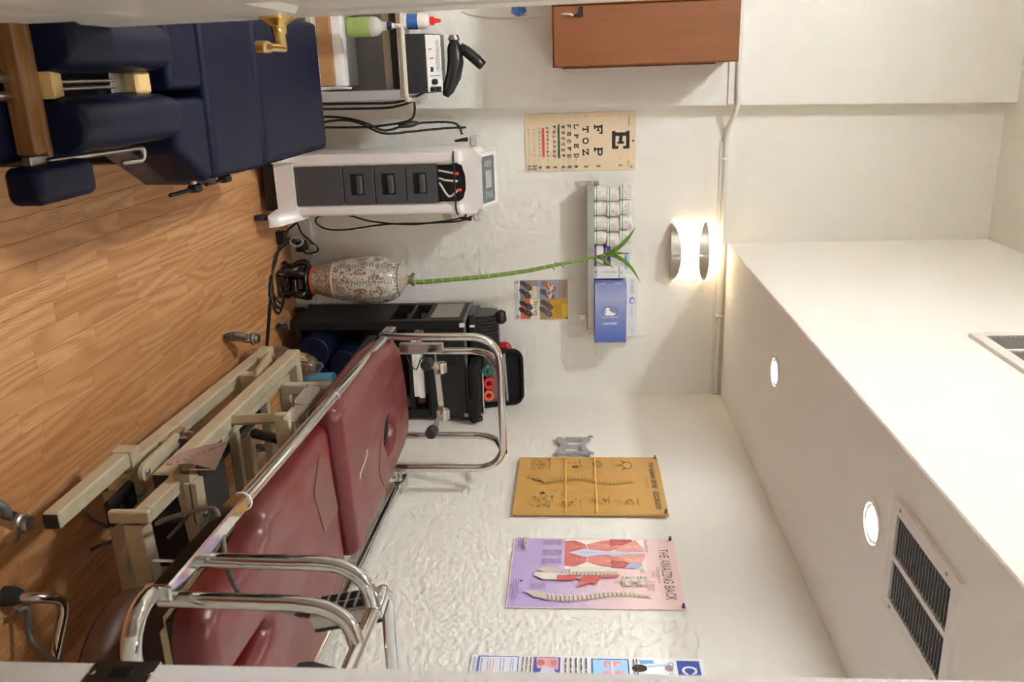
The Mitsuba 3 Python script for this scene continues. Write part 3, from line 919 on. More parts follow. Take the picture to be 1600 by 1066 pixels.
# back muscles poster
o = (XR - 0.004, 2.826, 1.255)
PW, PH = 0.437, 0.592
k, p = sheet('back_poster', 'pink and lilac anatomical poster titled The Amazing Back', 'poster', o, RX, WZ, PW, PH, (238, 214, 214))
for i in range(24):
    u = (i + 0.5) / 24
    s_ = 1 / (1 + math.exp(-(u - 0.42) * 9))
    c = tuple(int(a * (1 - s_) + b * s_) for a, b in zip((186, 168, 218), (242, 212, 208)))
    p.rect(0.004, 0.004 + (PH - 0.008) * i / 24, PW - 0.004, 0.004 + (PH - 0.008) * (i + 1) / 24, c, i > 0)
p.text('THE AMAZING BACK', 0.075, PH - 0.062, 0.034, (70, 62, 70), width=0.31)
p.lines(0.19, PH - 0.082, 0.29, PH - 0.070, 2, (160, 140, 150), seed=21)
p.rect(0.010, 0.192, 0.208, 0.478, (240, 234, 222))
MUS = [(200, 112, 108), (212, 138, 130), (180, 96, 94), (220, 160, 150)]
TEND = (206, 212, 232)


def muscle(pts, c, n=7):
    g = sg.Polygon(pts).buffer(0.004).intersection(sg.box(0.010, 0.192, 0.208, 0.478))
    p.add(g, c)
    x0, z0, x1, z1 = g.bounds
    for i in range(n):
        f = (i + 0.5) / n
        p.add(sg.LineString([(x0 + (x1 - x0) * f, z0), (x0 + (x1 - x0) * (1 - f) * 0.6 + 0.2 * (x1 - x0), z1)]).buffer(0.0009).intersection(g), tuple(min(255, v + 24) for v in c), i > 0)


bx = 0.105
for sgn in (-1, 1):
    X = lambda a: bx + sgn * a
    muscle([(X(0.004), 0.19), (X(0.078), 0.19), (X(0.084), 0.225), (X(0.06), 0.262), (X(0.012), 0.272)], MUS[0])
    muscle([(X(0.01), 0.285), (X(0.055), 0.275), (X(0.083), 0.33), (X(0.088), 0.40), (X(0.05), 0.42), (X(0.012), 0.34)], MUS[1])
    muscle([(X(0.05), 0.36), (X(0.092), 0.36), (X(0.098), 0.43), (X(0.07), 0.445)], MUS[2])
    muscle([(X(0.006), 0.37), (X(0.05), 0.405), (X(0.085), 0.45), (X(0.02), 0.478), (X(0.004), 0.478)], MUS[3])
p.add(sg.Polygon([(bx - 0.028, 0.262), (bx, 0.205), (bx + 0.028, 0.262), (bx + 0.012, 0.33), (bx + 0.006, 0.478), (bx - 0.006, 0.478), (bx - 0.012, 0.33)]), TEND)
p.line([(bx, 0.25), (bx, 0.478)], 0.004, (176, 188, 218))
p.add(sg.Polygon([(0.16, 0.43), (0.204, 0.40), (0.206, 0.45), (0.18, 0.468)]), (174, 182, 206))
p.lines(0.012, 0.484, 0.10, 0.494, 2, (178, 150, 158), seed=22)
for x0, x1 in ((0.018, 0.055), (0.085, 0.128), (0.145, 0.180)):
    p.lines(x0, 0.108, x1, 0.182, 11, (138, 122, 168), w=0.32, seed=int(x0 * 1000))
p.lines(0.30, 0.075, 0.335, 0.13, 8, (138, 122, 168), w=0.32, seed=29)
p.lines(0.22, 0.49, 0.26, 0.52, 4, (190, 160, 164), w=0.3, seed=30)
p.lines(0.30, 0.47, 0.34, 0.50, 4, (190, 160, 164), w=0.3, seed=31)
p.lines(0.20, 0.455, 0.235, 0.47, 3, (190, 160, 164), w=0.3, seed=32)
BONE, BONE_D, BONE_L = (206, 194, 178), (140, 124, 112), (228, 220, 206)
for i in range(25):                                # whole spine
    u = i / 24
    z = 0.475 - 0.345 * u
    x = 0.375 - 0.014 * math.sin(u * 6.0) + 0.006 * u
    w_ = 0.007 + 0.008 * u
    p.add(sg.Polygon([(x - w_, z - 0.0055), (x + w_, z - 0.0045), (x + w_, z + 0.0050), (x - w_, z + 0.0045)]), BONE)
    p.line([(x - w_, z - 0.0065), (x + w_, z - 0.0062)], 0.0022, BONE_D, True)
    p.add(sg.Polygon([(x - w_, z + 0.003), (x - w_ - 0.012, z - 0.006), (x - w_ - 0.008, z - 0.009), (x - w_, z - 0.004)]), BONE_L, True)
    p.line([(x + w_ * 0.8, z - 0.004), (x + w_ * 0.8, z + 0.004)], 0.002, (120, 104, 96), True)
p.add(sg.Polygon([(0.362, 0.128), (0.396, 0.128), (0.385, 0.09), (0.36, 0.066), (0.352, 0.044), (0.348, 0.066), (0.352, 0.1)]), BONE)
for i in range(16):                                # spine with ribs, pelvis and muscles
    z = 0.375 - 0.2 * i / 15
    p.add(sg.Polygon([(0.232, z - 0.005), (0.256, z - 0.005), (0.254, z + 0.005), (0.234, z + 0.005)]), BONE, i > 0)
    p.line([(0.23, z - 0.006), (0.258, z - 0.006)], 0.0016, BONE_D, True)
p.add(sg.Polygon([(0.205, 0.215), (0.235, 0.21), (0.232, 0.335), (0.212, 0.34), (0.203, 0.29)]), BONE_L)
p.add(sg.Polygon([(0.205, 0.165), (0.24, 0.172), (0.245, 0.135), (0.228, 0.10), (0.21, 0.11)]), BONE)
p.add(sg.Polygon([(0.245, 0.172), (0.285, 0.165), (0.284, 0.12), (0.26, 0.085), (0.238, 0.092)]), BONE_L)
p.add(sg.Polygon([(0.246, 0.14), (0.262, 0.20), (0.254, 0.21), (0.243, 0.16)]), (214, 222, 236))
p.add(sg.Polygon([(0.258, 0.165), (0.29, 0.17), (0.285, 0.225), (0.262, 0.25), (0.255, 0.21)]), (206, 100, 100))
p.add(sg.Polygon([(0.258, 0.25), (0.276, 0.23), (0.285, 0.262), (0.262, 0.305)]), (176, 168, 178))
p.add(sg.Polygon([(0.262, 0.255), (0.296, 0.245), (0.308, 0.30), (0.275, 0.318), (0.258, 0.30)]), (204, 104, 98))
p.add(sg.Polygon([(0.295, 0.245), (0.325, 0.235), (0.305, 0.28)]), (214, 120, 116))
p.add(sg.Polygon([(0.252, 0.325), (0.270, 0.315), (0.266, 0.375), (0.252, 0.385)]), (212, 120, 118))
for i in range(7):                                 # enlarged vertebrae
    z = 0.395 + 0.075 * i / 6
    p.add(ellipse(0.288 + 0.01 * math.sin(i * 1.7), z, 0.020, 0.0085, 4), BONE_L if i % 2 else BONE)
    p.add(ellipse(0.270, z - 0.003, 0.007, 0.004, 3), BONE_D, True)
    p.add(sg.Polygon([(0.300, z), (0.318, z - 0.008), (0.314, z + 0.004)]), (186, 178, 158), True)
p.line([(0.294, 0.365), (0.294, 0.50)], 0.005, (176, 168, 146))
p.rect(0.022, 0.040, 0.090, 0.052, (232, 214, 200))
p.text('ACUFINAM', 0.012, 0.034, 0.015, (88, 78, 92), True, width=0.082)
p.lines(0.012, 0.016, 0.075, 0.030, 2, (140, 126, 160), seed=41)
p.add(sg.Polygon([(0.290, 0.040), (0.298, 0.052), (0.302, 0.040)]), (66, 60, 74))
p.lines(0.288, 0.014, 0.395, 0.038, 3, (140, 126, 160), w=0.35, seed=42)
p.build('print', k)
for y, z in ((2.826 - 0.010, 1.255 + PH - 0.012), (2.826 - PW + 0.012, 1.255 + PH - 0.012)):
    pin(k, (XR - 0.0055, y, z), (-1, 0, 0), (44, 40, 96))

# blue and white chart at the edge of the doorway
o = (XR - 0.004, 2.150, 1.172)
PW, PH = 0.46, 0.688
k, p = sheet('chiropractic_chart', 'white wall chart with a blue heading, cut off by the door jamb', 'poster', o, RX, WZ, PW, PH, (240, 240, 244))
p.rect(0.012, PH - 0.078, PW - 0.012, PH - 0.012, (64, 84, 168))
p.text('CHIROPRACTIC', 0.036, PH - 0.064, 0.040, (240, 242, 250), True)
p.text('Chiropractic care', 0.020, PH - 0.104, 0.017, (110, 160, 214))
p.add(sg.Polygon([(0.012, 0.50), (0.012, 0.54), (0.026, 0.545), (0.03, 0.505)]), (110, 178, 226))
p.add(ellipse(0.048, 0.500, 0.016, 0.022), (58, 46, 44))
p.line([(0.040, 0.525), (0.03, 0.58)], 0.008, (196, 206, 232))
p.add(ellipse(0.046, 0.586, 0.013, 0.012), (158, 138, 146))
for i in range(3):
    p.line([(0.09 + 0.02 * i, 0.5), (0.10 + 0.02 * i, 0.58)], 0.006, (196, 206, 232))
p.rect(0.010, 0.360, 0.30, 0.470, (60, 104, 168))
p.rect(0.014, 0.364, 0.296, 0.466, (170, 212, 242))
for cx, cz in ((0.034, 0.435), (0.034, 0.405), (0.075, 0.44), (0.075, 0.405), (0.11, 0.43), (0.12, 0.40)):
    p.add(ellipse(cx, cz, 0.013, 0.011, 4), (224, 160, 176))
    p.add(ellipse(cx + 0.004, cz + 0.003, 0.007, 0.006, 4), (236, 196, 206))
p.line([(0.02, 0.42), (0.13, 0.42)], 0.008, (232, 212, 208))
p.rect(0.010, 0.19, 0.30, 0.268, (84, 96, 176))
p.add(sg.Polygon([(0.012, 0.195), (0.06, 0.2), (0.065, 0.262), (0.012, 0.262)]), (226, 168, 172))
p.add(sg.Polygon([(0.05, 0.215), (0.12, 0.2), (0.12, 0.262), (0.06, 0.25)]), (214, 214, 232))
p.add(ellipse(0.035, 0.21, 0.014, 0.012, 4), (190, 120, 132))
p.add(ellipse(0.035, 0.248, 0.014, 0.010, 4), (206, 140, 146))
p.lines(0.012, 0.480, 0.42, 0.498, 2, (90, 84, 80), w=0.4, seed=51)
p.lines(0.012, 0.276, 0.42, 0.352, 5, (86, 84, 84), w=0.3, seed=52)
p.lines(0.012, 0.150, 0.42, 0.186, 3, (106, 92, 70), w=0.3, seed=53)
p.rect(0.010, 0.022, PW - 0.012, 0.144, (78, 106, 172))
p.rect(0.014, 0.027, PW - 0.016, 0.141, (228, 230, 240))
p.lines(0.020, 0.030, 0.42, 0.036, 1, (96, 116, 176), seed=54)
p.lines(0.020, 0.048, 0.42, 0.072, 3, (196, 150, 160), w=0.35, seed=55)
p.lines(0.020, 0.086, 0.42, 0.104, 2, (150, 160, 190), w=0.35, seed=56)
p.lines(0.020, 0.118, 0.42, 0.130, 2, (120, 134, 180), w=0.35, seed=57)
p.lines(0.012, 0.008, 0.3, 0.016, 1, (160, 176, 220), seed=58)
p.build('print', k)

# grey screen bracket on the right wall
t = thing('wall_bracket', 'grey metal X shaped wall bracket between the corner and the yellow poster', 'bracket')
BY, BZ = 3.622, 1.474
hb, wb = 0.078, 0.090
g = shapely.union_all([
    sg.Polygon([(-wb, -hb), (-wb + 0.026, -hb + 0.002), (-wb + 0.026, hb + 0.006), (-wb, hb)]),
    sg.Polygon([(wb - 0.026, -hb + 0.002), (wb, -hb), (wb, hb), (wb - 0.026, hb + 0.004)]),
    sg.Polygon([(-wb, hb), (-wb, hb - 0.026), (-0.008, 0.034), (0.008, 0.034), (wb, hb - 0.026), (wb, hb), (wb - 0.016, hb), (0.016, 0.060), (-0.016, 0.060), (-wb + 0.016, hb)]),
    sg.Polygon([(-wb, -hb), (-wb, -hb + 0.026), (-0.010, -0.020), (0.010, -0.020), (wb, -hb + 0.026), (wb, -hb), (wb - 0.026, -hb), (0.0, -0.056), (-wb + 0.026, -hb)]),
    sg.box(-0.008, -0.03, 0.008, 0.045)])
g = g.difference(ellipse(-wb + 0.012, 0.01, 0.004, 0.007)).difference(ellipse(wb - 0.012, 0.01, 0.004, 0.007)).difference(sg.box(-wb - 0.01, -0.052, -wb + 0.012, -0.036)).difference(sg.box(wb - 0.012, -0.052, wb + 0.01, -0.036))
obj('plate', prism(g, 0.004, (XR - 0.016, BY, BZ), RX, WZ, (-1, 0, 0)), 'painted', t, color=rgb(150, 152, 156))
for sx in (-1, 1):
    for z in (-hb + 0.01, hb - 0.004):
        obj('spacer', cyl((XR, BY + sx * (wb - 0.012), BZ + z), (XR - 0.022, BY + sx * (wb - 0.012), BZ + z), 0.005, 10), 'grey_metal', t)
    obj('hook_tab', cbox(XR - 0.026, XR - 0.018, BY + sx * wb - 0.006, BY + sx * wb + 0.006, BZ + hb - 0.006, BZ + hb + 0.018, 0.002), 'painted', t, color=rgb(140, 142, 146))

# ------------------------------------------------------------------ steel shelf and what stands on it
t = thing('wall_shelf', 'brushed steel wall shelf holding white jars and a blue box', 'shelf')
SHX0, SHX1, SHT = 0.545, 1.302, 1.587
obj('shelf_board', join(cbox(SHX0, SHX1, 4.172, 4.178, 1.553, SHT, 0.001), cbox(SHX0, SHX1, 4.178, 4.31, SHT - 0.004, SHT, 0.001)), 'brushed_steel', t)
for x in (SHX0, SHX1 - 0.022):
    obj('end_cap', cbox(x - 0.003, x + 0.025, 4.168, 4.31, 1.551, SHT - 0.0045, 0.001), 'brushed_steel', t)
for x, z0, z1 in ((SHX0 + 0.012, 1.50, 1.615), (SHX1 - 0.05, 1.50, 1.56)):
    b = obj('bracket', cbox(x - 0.012, x + 0.016, YB - 0.006, YB, z0, z1, 0.001), 'worn_chrome', t)
    for z in (z0 + 0.012, z1 - 0.012):
        obj('screw', cyl((x + 0.002, YB - 0.006, z), (x + 0.002, YB - 0.009, z), 0.004, 10), 'grey_metal', b)

JR, JH = 0.036, 0.062
jar_body = lathe([(0, 0), (JR - 0.004, 0), (JR, 0.004), (JR, JH * 0.62), (JR - 0.004, JH * 0.68), (0, JH * 0.68)], seg=28)
jar_lid = lathe([(0, JH * 0.68), (JR - 0.002, JH * 0.68), (JR - 0.001, JH * 0.72), (JR - 0.002, JH - 0.005), (JR - 0.007, JH), (0, JH)], seg=28)


def wrap(poly, r, mesh_n=1):
    """flat outline (arc length, height) wrapped onto a cylinder of radius r, facing the camera side"""
    v, f = trimesh.creation.triangulate_polygon(poly.segmentize(0.006), engine='earcut')
    m = trimesh.Trimesh(np.column_stack([v, np.zeros(len(v))]), f, process=False)
    a = m.vertices[:, 0] / r
    w = np.column_stack([r * np.sin(a), -r * np.cos(a), m.vertices[:, 1]])
    m = trimesh.Trimesh(w, f, process=False)
    if (m.face_normals * w[f].mean(1) * (1, 1, 0)).sum() < 0:
        m.invert()
    return m


def ring_band(r, z0, z1):
    return lathe([(r - 0.001, z0), (r, z0), (r, z1), (r - 0.001, z1)], seg=28)


green = ring_band(JR + 0.0004, 0.011, 0.0145)
seamm = wrap(sg.box(JR * 1.45, 0.006, JR * 1.50, 0.042), JR + 0.0006)
txt = join(*[wrap(sg.box(-0.012 + 0.005 * i, 0.030, -0.009 + 0.005 * i, 0.0325), JR + 0.0006) for i in range(5)], wrap(sg.box(-0.010, 0.024, 0.010, 0.0256), JR + 0.0006))
parts = [('body', mikit.ply(jar_body, 'white_plastic', 30)), ('lid', mikit.ply(jar_lid, 'white_gloss', 30)),
         ('green_stripe', mikit.ply(green, 'painted', True, color=np.tile(rgb(48, 138, 92), (len(green.vertices), 1)))),
         ('print', mikit.ply(join(txt, seamm), 'ink', False, color=np.tile(rgb(120, 136, 126), (len(txt.vertices) + len(seamm.vertices), 1))))]
place_words = [['leftmost', 'second from the left', 'third from the left', 'rightmost'][i] for i in range(4)]
for row, (z, xs) in enumerate(((SHT, (0.594, 0.668, 0.741, 0.814)), (SHT + JH + 0.001, (0.600, 0.673, 0.748, 0.826)), (SHT + 2 * JH + 0.002, (0.590, 0.663, 0.737, 0.811)))):
    for i, x in enumerate(xs):
        tier = ('bottom', 'middle', 'top')[row]
        k = thing('white_jar', f'white lidded jar, {place_words[i]} in the {tier} tier on the steel shelf', 'jar', 'white jars stacked on the steel shelf')
        for nm, d in parts:
            q = k + '__' + nm
            if nm == 'print':
                labels[q] = {'kind': 'stuff'}
            scene[q] = {**d, 'to_world': TF().translate([x, 4.222 + 0.006 * ((i + row) % 2), z]).rotate([0, 0, 1], rnd.uniform(-14, 14))}

# purple tub, white carton, blue tube behind the plant
k = thing('purple_tub', 'white tub with purple bands standing beside the jars', 'tub')
obj('body', lathe([(0, 0), (0.050, 0), (0.052, 0.004), (0.052, 0.062), (0, 0.062)], (0.905, 4.235, SHT)), 'painted', k, color=rgb(226, 222, 224))
for z0, z1 in ((0.002, 0.012), (0.046, 0.060)):
    obj('purple_band', lathe([(0.051, z0), (0.0526, z0), (0.0526, z1), (0.051, z1)], (0.905, 4.235, SHT)), 'painted', k, color=rgb(74, 56, 120))
obj('lid', lathe([(0, 0.0625), (0.053, 0.0625), (0.053, 0.078), (0.050, 0.082), (0, 0.082)], (0.905, 4.235, SHT)), 'painted', k, color=rgb(64, 48, 112))
k = tag(obj('white_carton', cbox(0.955, 1.016, 4.185, 4.30, SHT, SHT + 0.152, 0.002), 'white_paper'), 'narrow white carton with a green line between the tub and the blue box', 'box')
p = Print((0.955, 4.185, SHT), WX, WZ)
p.rect(0.0, 0.122, 0.061, 0.126, (96, 160, 130))
p.rect(0.0, 0.004, 0.061, 0.014, (170, 176, 180))
p.rect(0.024, 0.0, 0.028, 0.015, (60, 66, 70))
p.lines(0.022, 0.03, 0.032, 0.112, 9, (110, 176, 140), seed=61)
p.rect(0.024, 0.132, 0.036, 0.138, (110, 176, 190))
labels[p.build('print', k)] = {'kind': 'stuff'}
k = tag(obj('blue_tube', rbox(0.895, 0.972, 4.20, 4.226, SHT + 0.1525, SHT + 0.177, 0.011), 'painted', color=rgb(160, 190, 220)), 'small pale blue tube lying on the white carton behind the leaves', 'tube')
obj('cap', cyl((0.972, 4.213, SHT + 0.165), (0.982, 4.213, SHT + 0.165), 0.010, 14), 'white_plastic', k)
k = tag(obj('blue_box', cbox(1.024, 1.336, 4.125, 4.235, SHT, SHT + 0.158, 0.0025), 'painted', color=rgb(96, 114, 178)), 'blue cardboard box with a white foot in an oval on its front', 'box')
p = Print((1.336, 4.125, SHT), WZ, (-1, 0, 0))      # the box stands on its end: its print reads upwards
for i in range(30):
    u = 1 - (i + 0.5) / 30
    s_ = min(1, abs(u - 0.25) * 1.25)
    p.rect(0.003, 0.003 + 0.306 * i / 30, 0.155, 0.003 + 0.306 * (i + 1) / 30, tuple(int(a * (1 - s_) + b * s_) for a, b in zip((160, 168, 206), (74, 96, 174))), i > 0)
cx, cz = 0.076, 0.163
p.add(ellipse(cx, cz, 0.041, 0.028), (84, 98, 150))
p.add(ellipse(cx, cz, 0.037, 0.024), (150, 162, 200))
p.add(ellipse(cx + 0.012, cz + 0.006, 0.022, 0.012), (122, 138, 186))
p.add(sg.Polygon([(cx - 0.018, cz + 0.018), (cx - 0.016, cz - 0.002), (cx - 0.022, cz - 0.016), (cx - 0.006, cz - 0.014), (cx + 0.024, cz - 0.016), (cx + 0.022, cz - 0.010), (cx - 0.002, cz + 0.002), (cx - 0.006, cz + 0.018)]).buffer(0.003), (240, 242, 248))
p.lines(cx - 0.040, cz - 0.032, cx + 0.042, cz - 0.023, 1, (186, 176, 196), w=0.8, seed=63)
p.text('CUSTOMFIT', cx, 0.096, 0.0125, (220, 226, 242), True, align='center', width=0.074)
for z in (0.020, 0.100):
    p.rect(z, 0.306, z + 0.034, 0.312, (200, 176, 176), True)
    p.rect(z, 0.0, z + 0.034, 0.005, (196, 168, 160), True)
p.build('print', k)
k = tag(obj('white_box', cbox(1.02, 1.336, 4.237, 4.312, SHT, SHT + 0.222, 0.002), 'white_paper'), 'white box with faint blue print standing behind the blue box', 'box')
p = Print((1.02, 4.237, SHT), WX, WZ)
for i in range(14):
    p.rect(0.018 + 0.0052 * i, 0.183, 0.018 + 0.0052 * i + (0.0032 if i % 3 else 0.0018), 0.202, (170, 176, 196), i > 0)
p.add(ellipse(0.125, 0.193, 0.018, 0.014), (128, 140, 178))
p.add(ellipse(0.127, 0.195, 0.010, 0.008), (232, 234, 242))
p.lines(0.152, 0.185, 0.208, 0.198, 2, (176, 182, 204), w=0.35, seed=65)
p.lines(0.262, 0.186, 0.30, 0.200, 3, (186, 190, 206), w=0.4, seed=66)
p.build('print', k)


# ------------------------------------------------------------------ blue treatment table at the left
t = thing('treatment_table', 'dark blue vinyl treatment table with two face cushions and oak headpiece', 'treatment table')
BZT = 0.55
obj('pedestal', join(cbox(-0.15, 0.20, 2.15, 3.15, 0.0, 0.40, 0.006)), 'black_laminate', t)
obj('lower_pad', cushion([(-0.19, 2.62), (0.262, 2.60), (0.268, 3.30), (-0.19, 3.30)], 0.42, BZT, 0.03), 'blue_vinyl', t, smooth=50)
obj('middle_pad', cushion([(-0.19, 2.245), (0.252, 2.225), (0.262, 2.595), (-0.19, 2.615)], 0.42, BZT, 0.022), 'blue_vinyl', t, smooth=50)
for pts in ([(0.040, 2.050), (0.100, 2.035), (0.165, 2.045), (0.254, 2.190), (0.250, 2.222), (0.040, 2.232)], [(-0.185, 2.060), (0.022, 2.050), (0.022, 2.234), (-0.185, 2.242)]):
    obj('chest_pad', cushion(pts, 0.43, BZT - 0.006, 0.02, step=0.014), 'blue_vinyl', t, smooth=50)
tray = [(0.1640, 1.9628, 0.4000), (0.2561, 2.1695, 0.3800), (0.2905, 2.4188, 0.4600), (0.1790, 2.2149, 0.4700)]
obj('side_panel', hull([p for p in tray] + [(p[0] - 0.05, p[1] + 0.01, p[2] + 0.0) for p in tray]), 'pressboard_dark', t, label='dark brown side panel under the chest pads')


def face_cushion(cx, y0, y1, w, z0, h):
    """half-round cushion along y, ends rounded"""
    sec = []
    n = 9
    for i in range(n):
        a = math.pi * i / (n - 1)
        sec.append((cx - 0.5 * w * math.copysign(abs(math.cos(a)) ** 0.7, math.cos(a)), z0 + h * math.sin(a) ** 0.7))
    pts = []
    for y, k in ((y0, 0.86), (y0 + 0.006, 0.94), (y0 + 0.02, 1.0), (y1 - 0.045, 1.0), (y1 - 0.018, 0.95), (y1 - 0.004, 0.84), (y1, 0.74)):
        for x, z in sec:
            pts.append((cx + (x - cx) * k, y, z0 + (z - z0) * k))
        pts += [(cx - 0.5 * w * k, y, z0 - 0.01), (cx + 0.5 * w * k, y, z0 - 0.01)]
    m = hull(pts)
    return m.subdivide_loop(1) if False else m


for cx in (0.076, -0.074):
    fc = obj('face_cushion', face_cushion(cx, 1.555, 1.985, 0.106, 0.512, 0.092), 'blue_vinyl', t, smooth=48)
    obj('seam_welt', tube([(cx - 0.045, 1.984, 0.512), (cx - 0.036, 1.987, 0.555), (cx, 1.988, 0.578), (cx + 0.036, 1.987, 0.555), (cx + 0.045, 1.984, 0.512)], 0.003, 8), 'blue_vinyl', fc, smooth=True)
hp = obj('headpiece_board', join(cbox(-0.150, 0.120, 1.503, 1.540, 0.490, 0.530, 0.004), cbox(-0.145, 0.126, 1.541, 1.556, 0.492, 0.530, 0.003)), 'oak_wood', t, label='oak headpiece board')
obj('side_rail', cbox(0.118, 0.132, 1.557, 1.86, 0.495, 0.514, 0.003), 'pale_wood', t)
obj('cushion_base', join(cbox(0.026, 0.117, 1.56, 2.03, 0.488, 0.506, 0.003), cbox(-0.125, -0.026, 1.56, 2.03, 0.488, 0.506, 0.003)), 'black_laminate', t)
obj('wood_block', hull([(-0.024, 1.557, 0.50), (0.024, 1.557, 0.50), (-0.024, 1.557, 0.55), (0.024, 1.557, 0.55), (-0.020, 1.62, 0.50), (0.020, 1.62, 0.50), (-0.020, 1.62, 0.532), (0.020, 1.62, 0.532)]), 'pale_wood', t, label='pale wood block')
obj('wood_block', cbox(-0.024, 0.026, 1.895, 1.96, 0.49, 0.540, 0.006), 'pale_wood', t, label='pale wood block')
obj('metal_bracket', cbox(-0.022, 0.022, 1.835, 1.895, 0.49, 0.512, 0.002), 'grey_metal', t)
for x in (-0.006, 0.008):
    obj('guide_rod', cyl((x, 1.60, 0.508), (x, 1.85, 0.508), 0.005, 14), 'worn_chrome', t)
    obj('rod_end', cyl((x * 2.2 - 0.002, 1.45, 0.50), (x * 2.2 - 0.002, 1.504, 0.50), 0.009, 14), 'worn_chrome', t)
obj('head_base', join(cbox(-0.17, 0.13, 1.40, 2.15, 0.02, 0.40, 0.01), cbox(-0.17, 0.10, 1.38, 1.50, 0.30, 0.47, 0.02)), 'black_laminate', t)
obj('lower_cushion', rbox(-0.17, 0.138, 1.44, 1.56, 0.43, 0.487, 0.02), 'blue_vinyl', t, smooth=48)
ap = obj('arm_pad', rbox(0.138, 0.208, 1.462, 1.655, 0.480, 0.550, 0.018), 'blue_vinyl', t, smooth=48, label='small blue arm pad hung from the side')
obj('hanger_rod', tube(fillet([(0.134, 1.55, 0.522), (0.140, 1.86, 0.522), (0.142, 1.912, 0.522), (0.170, 1.912, 0.518), (0.168, 1.84, 0.505)], 0.02), 0.0055, 12), 'chrome', ap, smooth=True)
obj('clamp', join(cbox(0.122, 0.146, 1.50, 1.60, 0.500, 0.518, 0.002)), 'grey_metal', ap)
obj('wing_screw', join(cyl((0.130, 1.46, 0.45), (0.162, 1.46, 0.45), 0.006, 12), rbox(0.155, 0.166, 1.442, 1.478, 0.442, 0.458, 0.005)), 'chrome', t)
for y, lever in ((2.29, True), (2.50, False)):
    kb = obj('clamp_knob', lathe([(0, 0), (0.014, 0), (0.020, 0.004), (0.020, 0.018), (0.014, 0.022), (0, 0.022)], (0.272, y, 0.455), (1, 0, 0.1), 12), 'black_plastic', t, smooth=20)
    obj('stud', cyl((0.24, y, 0.452), (0.274, y, 0.455), 0.008, 12), 'chrome', kb)
    obj('locking_lever', cyl((0.284, y - 0.01, 0.455), (0.284, y - 0.13, 0.445 if lever else 0.452), 0.0055, 10), 'black_plastic', kb)

# ------------------------------------------------------------------ metal cart behind the blue table
t = thing('equipment_cart', 'beige metal cart with open shelves behind the blue table', 'cart')
CX0, CX1, CY0, CY1, CT = -0.52, 0.108, 3.70, 4.16, 0.80
for x in (CX0, CX1 - 0.042):
    for y in (CY0, CY1 - 0.03):
        obj('post', cbox(x, x + 0.042, y, y + 0.03, 0.05, CT - 0.036, 0.003), 'cart_panel', t)
obj('top_tray', join(cbox(CX0, CX1, CY0, CY1, CT - 0.035, CT - 0.012, 0.003), tube(fillet([(CX1, CY1 - 0.02, CT - 0.012), (CX1, CY0, CT - 0.012), (CX0, CY0, CT - 0.012), (CX0, CY1 - 0.02, CT - 0.012)], 0.03), 0.012, 10)), 'cart_enamel', t)
for z in (0.385, 0.10):
    obj('shelf', cbox(CX0, CX1, CY0 + 0.002, CY1, z, z + 0.026, 0.003), 'cart_enamel', t)
obj('side_panel', cbox(CX1 - 0.007, CX1 - 0.002, CY0 + 0.03, CY1 - 0.03, 0.12, CT - 0.035, 0.001), 'cart_panel', t)
obj('back_panel', cbox(CX0 + 0.04, CX1 - 0.04, CY1 - 0.012, CY1 - 0.006, 0.12, CT - 0.035, 0.001), 'cart_panel', t)
obj('under_tray', cbox(CX0 + 0.05, CX1 - 0.046, CY0 + 0.02, CY1 - 0.04, CT - 0.068, CT - 0.036, 0.002), 'black_plastic', t)
obj('front_rail', cbox(CX0 + 0.04, CX1 - 0.04, CY0 + 0.10, CY0 + 0.12, CT - 0.115, CT - 0.075, 0.002), 'cart_enamel', t)
for x in (CX0 + 0.02, CX1 - 0.02):
    for y in (CY0 + 0.015, CY1 - 0.015):
        obj('foot', cyl((x, y, 0), (x, y, 0.05), 0.02, 14), 'black_rubber', t)
k = tag(obj('cardboard_box', cbox(-0.42, 0.044, 3.76, 4.02, 0.411, 0.470, 0.002), 'cardboard'), 'brown cardboard box on the lower shelf of the metal cart', 'box')
obj('lid', cbox(-0.425, 0.046, 3.775, 4.03, 0.4705, 0.51, 0.002), 'white_paper', k, label='white lid')
tag(obj('paper_scrap', hull([(0.045, 3.735, 0.486), (0.058, 3.74, 0.50), (0.058, 3.735, 0.545), (0.05, 3.75, 0.55), (0.060, 3.76, 0.412), (0.046, 3.76, 0.412)]), 'white_paper', smooth=False), 'small crumpled white paper on the cart shelf beside the cardboard box', 'paper')
# spray bottle hooked on the tray's rail by its trigger
k = thing('spray_bottle', 'translucent spray bottle of green liquid hung on the front of the metal cart', 'spray bottle')
so = (-0.185, 3.655, 0.572)
obj('liquid', lathe([(0, 0), (0.030, 0), (0.039, 0.008), (0.039, 0.100), (0, 0.100)], so), 'green_liquid', k, smooth=40)
obj('bottle', lathe([(0.039, 0.1002), (0.039, 0.112), (0.035, 0.128), (0.022, 0.142), (0.0175, 0.150), (0.0155, 0.172)], so), 'frosted_bottle', k, smooth=40)
obj('collar', lathe([(0, 0.168), (0.017, 0.168), (0.017, 0.186), (0.014, 0.188), (0, 0.188)], so), 'painted', k, color=rgb(28, 36, 72))
obj('trigger_head', join(lathe([(0, 0.188), (0.012, 0.188), (0.008, 0.206), (0, 0.208)], so), rbox(so[0] - 0.007, so[0] + 0.007, so[1] - 0.018, so[1] + 0.03, so[2] + 0.204, so[2] + 0.224, 0.005), rbox(so[0] - 0.005, so[0] + 0.005, so[1] + 0.024, so[1] + 0.03, so[2] + 0.19, so[2] + 0.212, 0.002), rbox(so[0] - 0.004, so[0] + 0.004, so[1] - 0.014, so[1] - 0.008, so[2] + 0.222, so[2] + 0.246, 0.003)), 'white_plastic', k)
